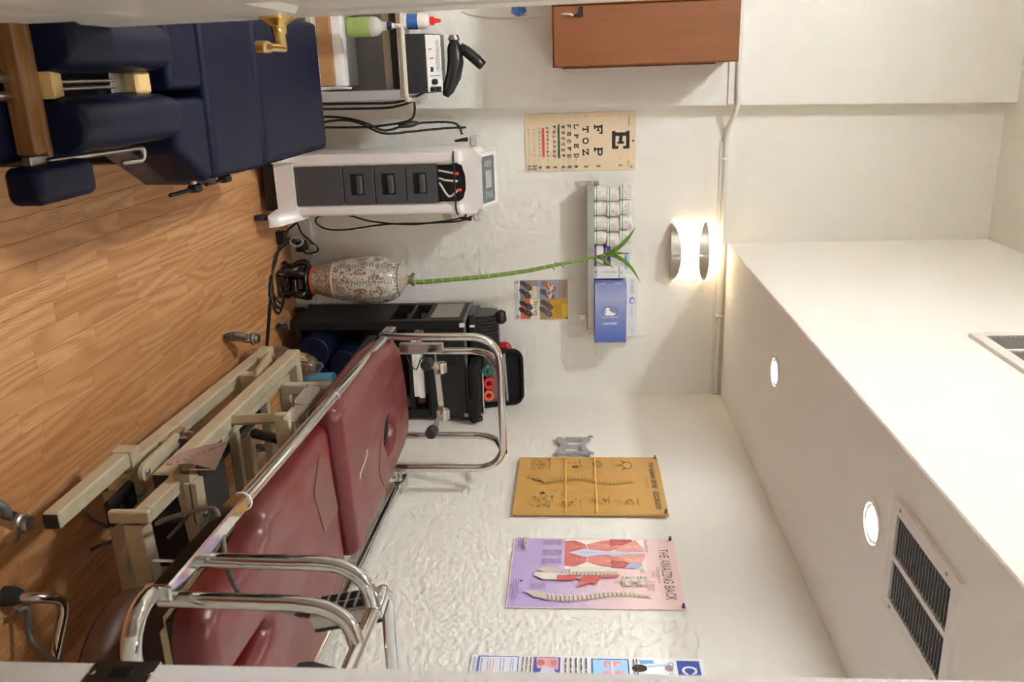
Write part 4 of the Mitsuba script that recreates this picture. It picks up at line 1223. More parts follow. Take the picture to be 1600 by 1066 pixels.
# bottles with red caps on the cart's top
for i, (x, y, lab) in enumerate(((-0.205, 3.78, 'white squeeze bottle with a blue label and red flip cap on the cart'), (-0.275, 3.83, 'white squeeze bottle with red cap beside the door edge'))):
    k = thing('squeeze_bottle', lab, 'bottle', 'white bottles with red caps on the cart')
    o = (x, y, CT - 0.0115)
    obj('body', lathe([(0, 0), (0.028, 0), (0.031, 0.006), (0.031, 0.085), (0.024, 0.100), (0.014, 0.108), (0, 0.108)], o), 'white_plastic', k)
    obj('label', lathe([(0.0305, 0.012), (0.0315, 0.012), (0.0315, 0.058), (0.0305, 0.058)], o), 'painted', k, color=rgb(52, 92, 160))
    obj('cap', lathe([(0, 0.108), (0.018, 0.108), (0.017, 0.124), (0.010, 0.128), (0.007, 0.150), (0.004, 0.154), (0, 0.154)], o), 'red_plastic', k)
# control console and black hand piece
k = thing('therapy_console', 'low console with a white slanted front and black knobs on the cart', 'console')
side = sg.Polygon([(3.73, CT - 0.011), (4.02, CT - 0.011), (4.02, CT + 0.115), (3.90, CT + 0.115), (3.745, CT + 0.072)])
obj('body', prism(side, 0.24, (-0.155, 0, 0), (0, 1, 0), (0, 0, 1), (1, 0, 0)), 'black_plastic', k, smooth=False)
pd = V(0, 0.155, 0.043) / np.linalg.norm((0, 0.155, 0.043))
pu = np.cross((1, 0, 0), pd)
PO = V(-0.155, 3.745, CT + 0.072)


def on_panel(a, b, h=0.0):
    return PO + V(1, 0, 0) * a + pd * b + pu * h


pf = obj('front_panel', hull([on_panel(a, b, h) for a in (0.004, 0.236) for b in (0.006, 0.155) for h in (0.001, 0.005)]), 'white_plastic', k, smooth=False)
for a, b, r_ in ((0.195, 0.05, 0.012), (0.225, 0.085, 0.010), (0.225, 0.03, 0.010)):
    obj('knob', cyl(on_panel(a, b, 0.005), on_panel(a, b, 0.026), r_, 16), 'black_plastic', k)
p = Print(on_panel(0.004, 0.006, 0.005), (1, 0, 0), pd, lift=0.0003)
p.rect(0.130, 0.03, 0.150, 0.06, (50, 50, 54))
p.rect(0.092, 0.03, 0.096, 0.07, (196, 70, 66))
p.rect(0.055, 0.02, 0.060, 0.05, (196, 70, 66))
p.rect(0.165, 0.02, 0.168, 0.13, (90, 90, 96))
p.lines(0.02, 0.09, 0.15, 0.13, 4, (150, 150, 150), seed=71)
p.build('print', k)
k = thing('hand_massager', 'black hair dryer shaped hand piece lying on the console', 'hand massager')
h0 = V(-0.13, 3.94, CT + 0.172)
obj('barrel', tube([h0, h0 + (0.03, -0.005, 0), h0 + (0.09, -0.01, 0.004), h0 + (0.15, -0.015, -0.008), h0 + (0.21, -0.02, -0.035), h0 + (0.235, -0.022, -0.048)], [0.018, 0.031, 0.036, 0.034, 0.026, 0.014], 18), 'black_plastic', k, smooth=True)
obj('grip', tube([h0 + (0.03, 0.0, 0.025), h0 + (0.05, 0.0, 0.055), h0 + (0.085, 0.0, 0.095), h0 + (0.112, 0.0, 0.122)], [0.022, 0.024, 0.024, 0.022], 14), 'black_plastic', k, smooth=True)
obj('nozzle', lathe([(0, 0), (0.020, 0), (0.026, 0.02), (0.022, 0.024), (0, 0.024)], h0 + (-0.022, 0.0, 0), (1, 0, 0), 16), 'grey_metal', k)

# ------------------------------------------------------------------ white therapy tower
t = thing('therapy_tower', 'white therapy unit on a trolley with three dark grey drawers', 'therapy unit')
TX0, TX1, TY0, TY1 = 0.345, 0.633, 3.93, 4.20
TM = (TX0 + TX1) / 2
for x0, x1 in ((TX0, TX0 + 0.056), (TX1 - 0.048, TX1)):
    obj('side_column', rbox(x0, x1, TY0 - 0.004, TY1, 0.17, 0.975, 0.016), 'white_gloss', t, smooth=48)
    obj('column_trim', cbox(x0 + 0.003 if x0 < TM - 0.05 else x0 - 0.007, x1 + 0.006 if x0 < TM - 0.05 else x1 - 0.003, TY0 + 0.012, TY0 + 0.02, 0.19, 0.93, 0.001), 'grey_plastic', t)
obj('rear_body', cbox(TX0 + 0.02, TX1 - 0.02, TY0 + 0.06, TY1 - 0.005, 0.17, 0.97, 0.01), 'white_gloss', t)
DXA, DXB = TX0 + 0.058, TX1 - 0.052
obj('lower_panel', cbox(DXA, DXB, TY0 + 0.002, TY0 + 0.06, 0.185, 0.418, 0.003), 'drawer_grey', t)
for i in range(3):
    z0 = 0.421 + i * 0.1475
    d = obj('drawer', cbox(DXA, DXB, TY0 + 0.002, TY0 + 0.06, z0, z0 + 0.1445, 0.003), 'drawer_grey', t)
    obj('handle', rbox(TM - 0.045, TM + 0.042, TY0 - 0.020, TY0 + 0.004, z0 + 0.062, z0 + 0.092, 0.010), 'drawer_grey', d, smooth=48)
    obj('recess', rbox(TM - 0.050, TM + 0.047, TY0 - 0.0005, TY0 + 0.006, z0 + 0.034, z0 + 0.098, 0.003), 'black_laminate', d)
obj('cable_bay', join(cbox(DXA, DXB, TY0 + 0.05, TY0 + 0.06, 0.864, 0.985, 0.001), cbox(DXA, DXB, TY0 + 0.004, TY0 + 0.06, 0.862, 0.866, 0.001)), 'black_plastic', t)
hs = sg.Polygon([(TX0 - 0.008, 0.945), (TX0 + 0.056, 0.945), (TX0 + 0.070, 0.975), (TM - 0.02, 0.990), (TM + 0.03, 0.990), (TX1 - 0.066, 0.975), (TX1 - 0.048, 0.945), (TX1 + 0.008, 0.945), (TX1 + 0.006, 1.03), (TX1 - 0.03, 1.066), (TX0 + 0.03, 1.066), (TX0 - 0.006, 1.03)]).buffer(0.012).buffer(-0.012)
head = prism(hs, 0.235, (0, TY1, 0), (1, 0, 0), (0, 0, 1), (0, -1, 0))
hd = obj('console_head', head, 'white_gloss', t, smooth=30)
obj('head_cap', hull([(x, y, z) for x in (TX0 + 0.02, TX1 - 0.02) for y, z in ((TY0 + 0.045, 1.064), (TY1 - 0.01, 1.064), (TY1 - 0.03, 1.118), (TY1 - 0.07, 1.118))]), 'white_gloss', hd, smooth=False)
ca, cb = V(TX0 + 0.045, TY0 + 0.056, 1.0685), V(0, TY1 - 0.075 - (TY0 + 0.056), 0.0485)
cu = cb / np.linalg.norm(cb)
p = Print(ca, (1, 0, 0), cu, lift=0.001)
p.add(sg.box(0, 0, 0.200, 0.118).buffer(0.008, quad_segs=4), (96, 104, 104))
p.rect(0.058, 0.028, 0.140, 0.092, (164, 170, 164))
p.lines(0.010, 0.02, 0.045, 0.10, 4, (190, 196, 196), w=0.3, seed=73)
p.lines(0.155, 0.02, 0.192, 0.10, 4, (190, 196, 196), w=0.3, seed=74)
for i in range(5):
    p.rect(0.060 + 0.017 * i, 0.008, 0.070 + 0.017 * i, 0.018, (70, 78, 80), i > 0)
p.build('display_panel', hd)
for z in (0.985,):
    for sx, x in ((-1, TX0 - 0.006), (1, TX1 + 0.006)):
        ho = obj('probe_holder', join(rbox(min(x, x + sx * 0.05), max(x, x + sx * 0.05), TY0 + 0.11, TY0 + 0.17, 1.005, 1.05, 0.012)), 'clear_plastic_white', t, smooth=48)
        obj('probe_tip', tube([(x + sx * 0.03, TY0 + 0.10, 0.94), (x + sx * 0.035, TY0 + 0.10, 0.985), (x + sx * 0.035, TY0 + 0.105, 1.0)], [0.005, 0.009, 0.010], 12), 'black_plastic', ho)
foot = obj('base_foot', hull([(x, y, z) for x in (TX0 - 0.015, TX1 + 0.012) for y, z in ((TY0 - 0.01, 0.10), (TY0 - 0.01, 0.19), (TY1, 0.10), (TY1, 0.19))]), 'white_gloss', t, smooth=False)
for sx, x in ((-1, TX0 + 0.015), (1, TX1 - 0.02)):
    obj('base_wing', hull([(x - 0.03, TY0 + 0.03, 0.10), (x + 0.03, TY0 + 0.03, 0.10), (x - 0.03, TY0 + 0.03, 0.23), (x + 0.03, TY0 + 0.03, 0.23), (x - 0.028 + sx * 0.025, TY0 - 0.09, 0.075), (x + 0.028 + sx * 0.025, TY0 - 0.09, 0.075), (x - 0.026 + sx * 0.022, TY0 - 0.085, 0.13), (x + 0.026 + sx * 0.022, TY0 - 0.085, 0.13), (x + sx * 0.024, TY0 - 0.105, 0.085)]), 'white_gloss', foot, smooth=60)
    obj('castor', join(cyl((x + sx * 0.01 - 0.012, TY0 - 0.05, 0.030), (x + sx * 0.01 + 0.012, TY0 - 0.05, 0.030), 0.030, 18), cbox(x + sx * 0.01 - 0.01, x + sx * 0.01 + 0.01, TY0 - 0.06, TY0 - 0.03, 0.03, 0.09, 0.003)), 'black_rubber', foot)
    obj('castor', join(cyl((x + sx * 0.01 - 0.012, TY1 - 0.05, 0.030), (x + sx * 0.01 + 0.012, TY1 - 0.05, 0.030), 0.030, 18), cbox(x + sx * 0.01 - 0.01, x + sx * 0.01 + 0.01, TY1 - 0.06, TY1 - 0.03, 0.03, 0.10, 0.003)), 'black_rubber', foot)
obj('plinth', cbox(TX0 + 0.03, TX1 - 0.03, TY0 + 0.02, TY1 - 0.02, 0.035, 0.10, 0.004), 'black_plastic', t)
for i, (pts, c) in enumerate((([(TM - 0.055, TY0 + 0.02, 0.868), (TM - 0.05, TY0 + 0.01, 0.90), (TM - 0.040, TY0 + 0.01, 0.945)], 1), ([(TM - 0.02, TY0 + 0.02, 0.868), (TM - 0.012, TY0 + 0.005, 0.90), (TM - 0.005, TY0 + 0.01, 0.955)], 0), ([(TM + 0.0, TY0 + 0.02, 0.868), (TM + 0.055, TY0 + 0.0, 0.905), (TM + 0.060, TY0 + 0.0, 0.925), (TM + 0.035, TY0 + 0.01, 0.955)], 1))):
    q = obj('lead_cable', tube(spline(pts, 6), 0.005, 8), 'cable_white', t, smooth=True)
    if c:
        e = V(*pts[-1])
        obj('red_plug', cyl(e - (0, 0, 0.002), e + (0, 0.004, 0.016), 0.0075, 10), 'red_plastic', q)
obj('cross_strap', tube(spline([(TX0 + 0.004, TY0 + 0.02, 0.945), (TX0 + 0.02, TY0 - 0.008, 0.944), (TM, TY0 - 0.012, 0.944), (TX1 - 0.02, TY0 - 0.008, 0.945), (TX1 + 0.006, TY0 + 0.02, 0.95)], 6), 0.004, 8), 'black_plastic', t, smooth=True)


# ------------------------------------------------------------------ vase on its stand, bamboo
VX, VY, VZ0 = 0.988, 4.12, 0.172
k = thing('vase_stand', 'glossy black carved stand under the painted vase', 'vase stand')
obj('top_ring', lathe([(0.050, 0.146), (0.078, 0.146), (0.086, 0.152), (0.082, 0.160), (0.072, 0.164), (0.050, 0.164)], (VX, VY, 0)), 'black_lacquer', k)
obj('red_rim', lathe([(0.050, 0.1645), (0.070, 0.1645), (0.074, 0.169), (0.071, 0.176), (0.064, 0.177), (0.064, 0.1705), (0.050, 0.1705)], (VX, VY, 0)), 'painted', k, color=rgb(142, 58, 34), label='red brown rim')
obj('apron', lathe([(0.040, 0.10), (0.070, 0.10), (0.080, 0.115), (0.070, 0.130), (0.084, 0.1455), (0.040, 0.1455)], (VX, VY, 0), seg=10), 'black_lacquer', k, smooth=False)
for i in range(5):
    a = i * 2 * math.pi / 5 + 0.3
    c_, s_ = math.cos(a), math.sin(a)
    P_ = lambda r, z: (VX + r * c_, VY + r * s_, z)
    obj('leg', tube(spline([P_(0.066, 0.148), P_(0.094, 0.125), P_(0.088, 0.085), P_(0.076, 0.05), P_(0.096, 0.012)], 5), [0.015, 0.019, 0.015, 0.012, 0.012], 10), 'black_lacquer', k, smooth=True)
obj('lower_ring', lathe([(0.05, 0.028), (0.088, 0.028), (0.088, 0.044), (0.05, 0.044)], (VX, VY, 0)), 'black_lacquer', k)
prof = [(0.062, 0), (0.064, 0.004), (0.072, 0.035), (0.084, 0.075), (0.096, 0.118), (0.108, 0.175), (0.117, 0.235), (0.1205, 0.29), (0.119, 0.335), (0.112, 0.38), (0.098, 0.415), (0.078, 0.440), (0.055, 0.458), (0.036, 0.470), (0.025, 0.478), (0.020, 0.486), (0.022, 0.494), (0.028, 0.502), (0.034, 0.510)]
pr = np.array(spline([(r_, z_, 0) for r_, z_ in prof], 4))[:, :2]
seg = 96
ang = np.arange(seg + 1) / seg * 2 * np.pi
rows, uvs = [], []
for r_, z_ in pr:
    flare = max(0, (z_ - 0.488) / 0.022)
    dz = 0.006 * flare * np.cos(ang * 6)
    rows.append(np.column_stack([VX + r_ * np.cos(ang - 0.9), VY + r_ * np.sin(ang - 0.9), VZ0 + z_ + dz]))
    uvs.append(np.column_stack([ang / (2 * np.pi), np.full(seg + 1, z_ / 0.506)]))
n_ = len(pr)
i0 = np.arange(seg)
f = []
for r_ in range(n_ - 1):
    a, b = r_ * (seg + 1) + i0, (r_ + 1) * (seg + 1) + i0
    f += [np.stack([a, a + 1, b + 1], 1), np.stack([a, b + 1, b], 1)]
tag(obj('vase', trimesh.Trimesh(np.vstack(rows), np.vstack(f), process=False), 'porcelain', smooth=True, uv=np.vstack(uvs)), 'tall painted porcelain vase with red and grey figures holding a bamboo stem', 'vase')

k = thing('bamboo_plant', 'single tall bamboo stem with a few leaves standing in the painted vase', 'plant')
BP = [(VX, VY, 0.55), (1.0017, 4.1150, 0.6882), (0.9916, 4.1100, 0.8581), (0.9755, 4.1050, 1.0522), (0.9515, 4.1000, 1.2442), (0.9197, 4.0900, 1.4028), (0.8898, 4.0800, 1.5528), (0.8665, 4.0600, 1.6357)]
stem = spline(BP, 10)
rads = np.interp(np.linspace(0, 1, len(stem)), [0, 0.6, 0.85, 1], [0.0115, 0.0105, 0.0075, 0.005])
obj('stem', tube(stem, rads, 12), 'bamboo_green', k, smooth=True)
S = np.array(stem)
arc = np.concatenate([[0], np.cumsum(np.linalg.norm(np.diff(S, axis=0), axis=1))])
for d in np.arange(0.14, arc[-1] - 0.16, 0.047):
    p0 = V(*[np.interp(d, arc, S[:, c]) for c in range(3)])
    p1 = V(*[np.interp(d + 0.003, arc, S[:, c]) for c in range(3)])
    r_ = float(np.interp(d, arc, rads))
    obj('node', cyl(p0, p1, r_ * 1.12, 14), 'bamboo_ring', k)


def leaf(points, w, roll=0.0, n=14):
    P = np.array(spline(points, 8))
    t = np.gradient(P, axis=0)
    t /= np.linalg.norm(t, axis=1, keepdims=True)
    v = []
    for i, p in enumerate(P):
        u = i / (len(P) - 1)
        side = np.cross(t[i], (roll, -1.0, 0.25))
        side /= np.linalg.norm(side)
        ww = w * max(0.02, math.sin(math.pi * min(1, u * 0.95 + 0.06)) ** 0.8 * (1 - 0.35 * u))
        up = np.cross(side, t[i])
        v += [p - side * ww, p + up * ww * 0.18, p + side * ww]
    f = []
    for i in range(len(P) - 1):
        a, b = 3 * i, 3 * i + 3
        f += [(a, a + 1, b + 1), (a, b + 1, b), (a + 1, a + 2, b + 2), (a + 1, b + 2, b + 1)]
    return trimesh.Trimesh(v, f, process=False)


tip = (0.8665, 4.0600, 1.6357)
for pts, w in (([tip, (0.8322, 4.0400, 1.6960), (0.7786, 4.0300, 1.7466), (0.7339, 4.0500, 1.7806)], 0.0125),
               ([tip, (0.8527, 4.0200, 1.6860), (0.8498, 4.0000, 1.7575)], 0.008),
               ([tip, (0.8715, 4.0200, 1.6952), (0.9126, 3.9900, 1.7545), (0.9922, 3.9800, 1.8060)], 0.011),
               ([(0.8773, 4.0700, 1.5898), (0.8841, 4.0400, 1.6289), (0.9266, 4.0300, 1.6746)], 0.011),
               ([(0.8833, 4.0700, 1.5743), (0.9047, 4.0500, 1.6046), (0.9226, 4.0400, 1.6750)], 0.004)):
    obj('leaf', leaf(pts, w), 'leaf', k, smooth=True)
for a, b in (((0.9246, 4.0850, 1.3778), (0.9417, 4.0750, 1.3902)), ((0.9157, 4.0850, 1.4217), (0.9329, 4.0750, 1.4372)), ((0.9227, 4.0900, 1.3871), (0.9015, 4.0800, 1.4002))):
    obj('bud', cyl(a, b, 0.003, 8), 'bamboo_green', k)

# ------------------------------------------------------------------ black equipment rack in the corner and its load
SHIFT = (0.042, 0.17, 0)
t = thing('black_rack', 'black rolling rack with a drawer case in the corner behind the red table', 'rack')
KX0, KX1, KY0, KY1, KT = 1.118, 1.632, 3.79, 4.13, 0.947
for x in (KX0, KX1 - 0.045):
    for y in (KY0, KY1 - 0.04):
        obj('post', cbox(x, x + 0.045, y, y + 0.04, 0.075, 0.75, 0.003), 'black_laminate', t)
        c = obj('castor', join(cyl((x + 0.012, y + 0.02, 0.032), (x + 0.034, y + 0.02, 0.032), 0.031, 18), cyl((x + 0.008, y + 0.02, 0.032), (x + 0.012, y + 0.02, 0.032), 0.02, 16)), 'black_rubber', t)
        obj('hub', cyl((x + 0.004, y + 0.02, 0.032), (x + 0.038, y + 0.02, 0.032), 0.015, 14), 'worn_chrome', c)
        obj('fork', cbox(x + 0.004, x + 0.041, y + 0.012, y + 0.03, 0.055, 0.078, 0.002), 'worn_chrome', c)
obj('case', cbox(KX0, KX1, KY0, KY1, 0.745, KT, 0.004), 'black_laminate', t)
obj('top_edge', join(cbox(KX0 - 0.004, KX0 + 0.014, KY0, KY1, KT - 0.004, KT + 0.008, 0.002), cbox(KX0, KX1, KY0 - 0.004, KY0 + 0.012, KT - 0.004, KT + 0.008, 0.002)), 'painted', t, color=rgb(86, 84, 78))
obj('side_plate', cbox(KX0 - 0.004, KX0, KY0 + 0.05, KY1 - 0.03, 0.775, KT - 0.03, 0.001), 'painted', t, color=rgb(112, 108, 98), label='grey side plate')
d = obj('drawer', cbox(KX0 + 0.05, KX1 - 0.01, KY0 - 0.014, KY0 + 0.004, 0.76, 0.945, 0.003), 'black_plastic', t)
obj('drawer_rail', cyl((KX0 + 0.10, KY0 - 0.022, 0.80), (KX0 + 0.36, KY0 - 0.022, 0.80), 0.005, 12), 'chrome', d, label='thin steel rail')
for x in (KX0 + 0.012, KX1 - 0.03):
    obj('latch', cbox(x, x + 0.02, KY0 - 0.014, KY0 + 0.001, 0.925, 0.95, 0.002), 'white_gloss', t)
for z in (0.655, 0.105):
    obj('shelf', cbox(KX0 + 0.002, KX1 - 0.002, KY0 + 0.004, KY1 - 0.004, z, z + 0.02, 0.002), 'black_laminate', t)
obj('side_panel', cbox(KX0 + 0.002, KX0 + 0.008, KY0 + 0.03, KY1 - 0.03, 0.08, 0.57, 0.001), 'black_laminate', t)
obj('back_panel', cbox(KX0 + 0.03, KX1 - 0.03, KY1 - 0.012, KY1 - 0.006, 0.08, 0.60, 0.001), 'black_laminate', t)
tag(obj('paper_stack', join(cbox(1.21, 1.52, 3.80, 4.06, 0.6755, 0.70, 0.001), cbox(1.22, 1.53, 3.805, 4.07, 0.7005, 0.728, 0.001)), 'white_paper'), 'stack of white paper on the middle shelf of the black rack', 'paper stack')
tag(obj('loose_lead', tube(spline([(1.24, 3.775, 0.735), (1.20, 3.755, 0.70), (1.235, 3.745, 0.655), (1.30, 3.75, 0.665), (1.36, 3.76, 0.70), (1.30, 3.765, 0.735), (1.36, 3.76, 0.78), (1.33, 3.755, 0.90), (1.26, 3.755, 0.90)], 8), 0.003, 8), 'cable_black', smooth=True), 'thin black lead hanging in a loop in front of the white paper', 'cable')
tag(obj('brown_case', rbox(1.525, 1.582, 3.85, 3.95, 0.6755, 0.725, 0.01), 'painted', smooth=48, color=rgb(120, 62, 40)), 'small brown case beside the paper stack', 'case')
for i, (a, b) in enumerate((((1.248, 3.70, 0.212), (1.248, 4.02, 0.206)), ((1.412, 3.66, 0.212), (1.412, 4.0, 0.206)), ((1.330, 3.74, 0.346), (1.330, 4.06, 0.340)))):
    lab = ('navy blue roll cushion on the left of the bottom shelf of the black rack', 'navy blue roll cushion standing out in front of the bottom shelf', 'navy blue roll cushion lying on the other two rolls')[i]
    kk = tag(obj('roll_cushion', tube([V(*a), V(*a) * 0.98 + V(*b) * 0.02, V(*b) * 0.98 + V(*a) * 0.02, b], [0.070, 0.079, 0.079, 0.070], 24), 'navy_vinyl', smooth=True), lab, 'cushion', None)
# black ridged motor unit
t = thing('massage_motor', 'black ridged motor unit with a round knob on top of the black rack', 'motor unit')
MX0, MX1, MY0, MY1, MZ = 1.112, 1.328, 3.86, 4.06, KT + 0.0085
obj('base', rbox(MX0, MX1, MY0, MY1, MZ, MZ + 0.045, 0.012), 'black_plastic', t, smooth=48)
obj('housing', hull([(x, y, z) for x in (MX0 + 0.012, MX1 - 0.012) for y, z in ((MY0 + 0.012, MZ + 0.04), (MY1 - 0.012, MZ + 0.04), (MY0 + 0.05, MZ + 0.138), (MY1 - 0.04, MZ + 0.138), (MY0 + 0.018, MZ + 0.09), (MY1 - 0.014, MZ + 0.09))]), 'black_plastic', t, smooth=False)
for i in range(10):
    x = MX0 + 0.028 + i * 0.0178
    obj('ridge', hull([(x + s, y, z) for s in (-0.0045, 0.0045) for y, z in ((MY0 + 0.012, MZ + 0.05), (MY0 + 0.010, MZ + 0.09), (MY0 + 0.044, MZ + 0.146), (MY1 - 0.05, MZ + 0.146), (MY1 - 0.03, MZ + 0.09))]), 'black_plastic', t, smooth=40)
obj('knob', tube([(MX0 - 0.006, MY0 + 0.06, MZ + 0.158), (MX0 + 0.006, MY0 + 0.06, MZ + 0.160), (MX0 + 0.050, MY0 + 0.06, MZ + 0.165), (MX0 + 0.060, MY0 + 0.06, MZ + 0.166)], [0.014, 0.027, 0.027, 0.016], 18), 'black_plastic', t, smooth=True)
for x in (MX0 + 0.05, MX1 - 0.04):
    obj('clip', cbox(x, x + 0.012, MY0 - 0.006, MY0 + 0.004, MZ + 0.01, MZ + 0.035, 0.001), 'white_gloss', t)
# red pouch
bm = rbox(1.330, 1.400, 4.062, 4.125, KT + 0.009, KT + 0.205, 0.030, 3)
v = bm.subdivide().vertices
bm = bm.subdivide()
bm.vertices = bm.vertices + (meshkit.noise(bm.vertices * 22)[:, None] - 0.5) * 0.016
tag(obj('red_pouch', bm, 'painted', smooth=True, color=rgb(160, 18, 24)), 'red soft pouch between the motor unit and the open black bag', 'pouch')
# open black bag with tape rolls
SHIFT = (0.042, 0.09, 0)
t = thing('black_bag', 'open black zip bag with a clear lid pocket on the right of the black rack', 'bag')
obj('body', rbox(1.335, 1.638, 3.80, 4.06, KT + 0.009, KT + 0.06, 0.022), 'black_fabric', t, smooth=48)
obj('strap', rbox(1.50, 1.60, 3.788, 3.803, KT + 0.012, KT + 0.032, 0.006), 'black_fabric', t, smooth=48)
obj('corner_wheel', cyl((1.620, 3.86, KT + 0.055), (1.642, 3.86, KT + 0.055), 0.018, 16), 'black_rubber', t)
lo = V(1.345, 4.065, KT + 0.05)
ld = V(0, 0.06, 0.21) / np.linalg.norm((0, 0.06, 0.21))
lid = sg.box(0, 0, 0.296, 0.215).buffer(-0.05).buffer(0.05, quad_segs=6)
lid = lid.union(sg.box(0.0, 0, 0.296, 0.1))
obj('lid', prism(lid, 0.016, lo, (1, 0, 0), ld, np.cross((1, 0, 0), ld)), 'black_fabric', t)
rim = lid.buffer(0.004).difference(lid.buffer(-0.010))
obj('lid_piping', prism(rim, 0.024, lo - np.cross((1, 0, 0), ld) * -0.012, (1, 0, 0), ld, np.cross((1, 0, 0), ld)), 'black_fabric', t)
pn = np.cross((1, 0, 0), ld)
obj('clear_pocket', prism(sg.box(0.02, 0.012, 0.276, 0.118), 0.0012, lo + pn * 0.020, (1, 0, 0), ld, pn), 'clear_film', t, label='clear pocket')
obj('paper_insert', prism(sg.box(0.03, 0.016, 0.266, 0.110), 0.001, lo + pn * 0.0175, (1, 0, 0), ld, pn), 'white_paper', t, label='white card in the pocket')
obj('zip', prism(sg.LineString([(0.015, 0.122), (0.28, 0.132)]).buffer(0.006), 0.003, lo + pn * 0.0175, (1, 0, 0), ld, pn), 'grey_metal', t)
for (x, z), r0, c, lab in (((1.430, 1.028), 0.033, (34, 86, 74), 'dark green roll of tape in the open black bag'), ((1.505, 1.034), 0.031, (200, 26, 48), 'crimson roll of tape between the green and orange rolls'), ((1.573, 1.030), 0.029, (236, 90, 46), 'orange roll of tape in the open black bag')):
    ax = V(-0.1, -0.92, 0.36) if r0 < 0.033 else V(0.25, -0.9, 0.3)
    r1 = r0 * (0.48 if r0 < 0.033 else 0.25)
    kk = tag(obj('tape_roll', lathe([(r1, 0), (r0 - 0.003, 0), (r0, 0.003), (r0, 0.021), (r0 - 0.003, 0.024), (r1, 0.024), (r1, 0)], (x, 4.035, z), ax, 28), 'painted', color=rgb(*c)), lab, 'tape roll', None)
tag(obj('spanner', join(tube([(1.43, 3.97, KT + 0.066), (1.50, 3.965, KT + 0.067), (1.57, 3.955, KT + 0.066), (1.62, 3.95, KT + 0.069)], 0.007, 10), cyl((1.61, 3.95, KT + 0.068), (1.635, 3.947, KT + 0.070), 0.014, 14)), 'chrome', smooth=40), 'chrome tool lying in front of the tape rolls', 'tool')

# bag, tub in front of the rack
SHIFT = None
bs = trimesh.creation.icosphere(4, 1.0)
v = bs.vertices
h_ = (v[:, 2] + 1) / 2
tw = 1 - 0.35 * h_ ** 2
nz = meshkit.fbm(v * 2.6, 4)[:, None] - 0.5
fold = 0.05 * np.sin(np.arctan2(v[:, 1], v[:, 0]) * 9 + 3 * v[:, 2])
bag_v = np.column_stack([1.215 + (0.088 + 0.03 * fold) * v[:, 0] * tw + 0.01 * h_, 3.49 + 0.070 * v[:, 1] * tw, np.maximum(0.001, 0.182 + 0.19 * v[:, 2])]) + v * nz * 0.045
bag_v[:, 2] = np.maximum(bag_v[:, 2], 0.001)
t = thing('plastic_bag', 'crumpled clear plastic bag with brown contents standing behind the beige frame', 'bag')
obj('film', trimesh.Trimesh(bag_v, bs.faces, process=False), 'clear_film', t, smooth=True)
inner = np.column_stack([1.220 + 0.074 * v[:, 0], 3.488 + 0.056 * v[:, 1], 0.172 + 0.168 * v[:, 2]]) + v * nz * 0.03
inner[:, 2] = np.maximum(inner[:, 2], 0.006)
obj('contents', trimesh.Trimesh(inner, bs.faces, process=False), 'wicker', t, smooth=True, label='brown woven contents')
t = thing('blue_tub', 'light blue plastic tub between the plastic bag and the navy roll cushions', 'tub')
obj('tub', lathe([(0, 0.004), (0.036, 0.004), (0.036, 0.0), (0.038, 0.0), (0.045, 0.385), (0.042, 0.385), (0.036, 0.01), (0, 0.01)], (1.338, 3.59, 0)), 'painted', t, color=rgb(80, 132, 152))

# ------------------------------------------------------------------ leads, adapters, strap on the floor
t = thing('power_adapters', 'black power adapters and tangled leads on the floor beside the vase stand', 'power adapters')
obj('adapter', rbox(0.735, 0.80, 4.12, 4.165, 0.0, 0.045, 0.006), 'black_plastic', t, smooth=48)
obj('adapter', rbox(0.81, 0.86, 4.22, 4.29, 0.06, 0.105, 0.006), 'black_plastic', t, smooth=48)
obj('grey_ring', tube([(0.80 + 0.024 * math.cos(a), 4.20 + 0.01 * math.sin(a), 0.075 + 0.03 * math.sin(a)) for a in np.linspace(0, 2 * math.pi, 20)], 0.007, 8), 'grey_plastic', t, smooth=True)
obj('grey_cap', lathe([(0, 0), (0.022, 0), (0.024, 0.012), (0.015, 0.03), (0, 0.032)], (0.845, 4.27, 0.125), (0, -0.4, 1), 18), 'grey_plastic', t)
for pts in ([(0.70, 4.15, 0.10), (0.73, 4.17, 0.055), (0.77, 4.15, 0.03), (0.82, 4.12, 0.012), (0.88, 4.05, 0.008), (0.90, 4.02, 0.006)],
            [(0.70, 4.16, 0.105), (0.76, 4.2, 0.11), (0.80, 4.24, 0.13), (0.86, 4.28, 0.16), (0.88, 4.28, 0.10), (0.84, 4.26, 0.06)],
            [(0.83, 4.24, 0.08), (0.80, 4.20, 0.05), (0.84, 4.08, 0.006), (0.92, 4.0, 0.006), (1.02, 3.98, 0.006), (1.09, 4.0, 0.006), (1.10, 4.05, 0.02), (1.04, 3.97, 0.02), (0.98, 3.95, 0.006)],
            [(0.78, 4.14, 0.04), (0.79, 4.22, 0.05), (0.83, 4.25, 0.07)],
            [(0.90, 4.02, 0.006), (1.0, 3.94, 0.006), (1.08, 3.96, 0.006), (1.13, 4.02, 0.006), (1.10, 4.09, 0.006), (1.0, 4.24, 0.006)]):
    obj('lead', tube(spline(pts, 8), 0.005, 8), 'cable_black', t, smooth=True)
ST = [(0.93, 3.99), (0.975, 3.955), (1.01, 3.94), (1.03, 3.935), (1.10, 3.90), (1.20, 3.84), (1.28, 3.79)]
P_ = np.array(spline([(x, y, 0) for x, y in ST], 8))[:, :2]
wid = np.interp(np.linspace(0, 1, len(P_)), [0, 0.35, 0.45, 0.5, 0.62, 0.85, 1], [0.016, 0.017, 0.008, 0.006, 0.018, 0.017, 0.010])
tg = np.gradient(P_, axis=0)
tg /= np.linalg.norm(tg, axis=1, keepdims=True)
nn_ = np.column_stack([-tg[:, 1], tg[:, 0]])
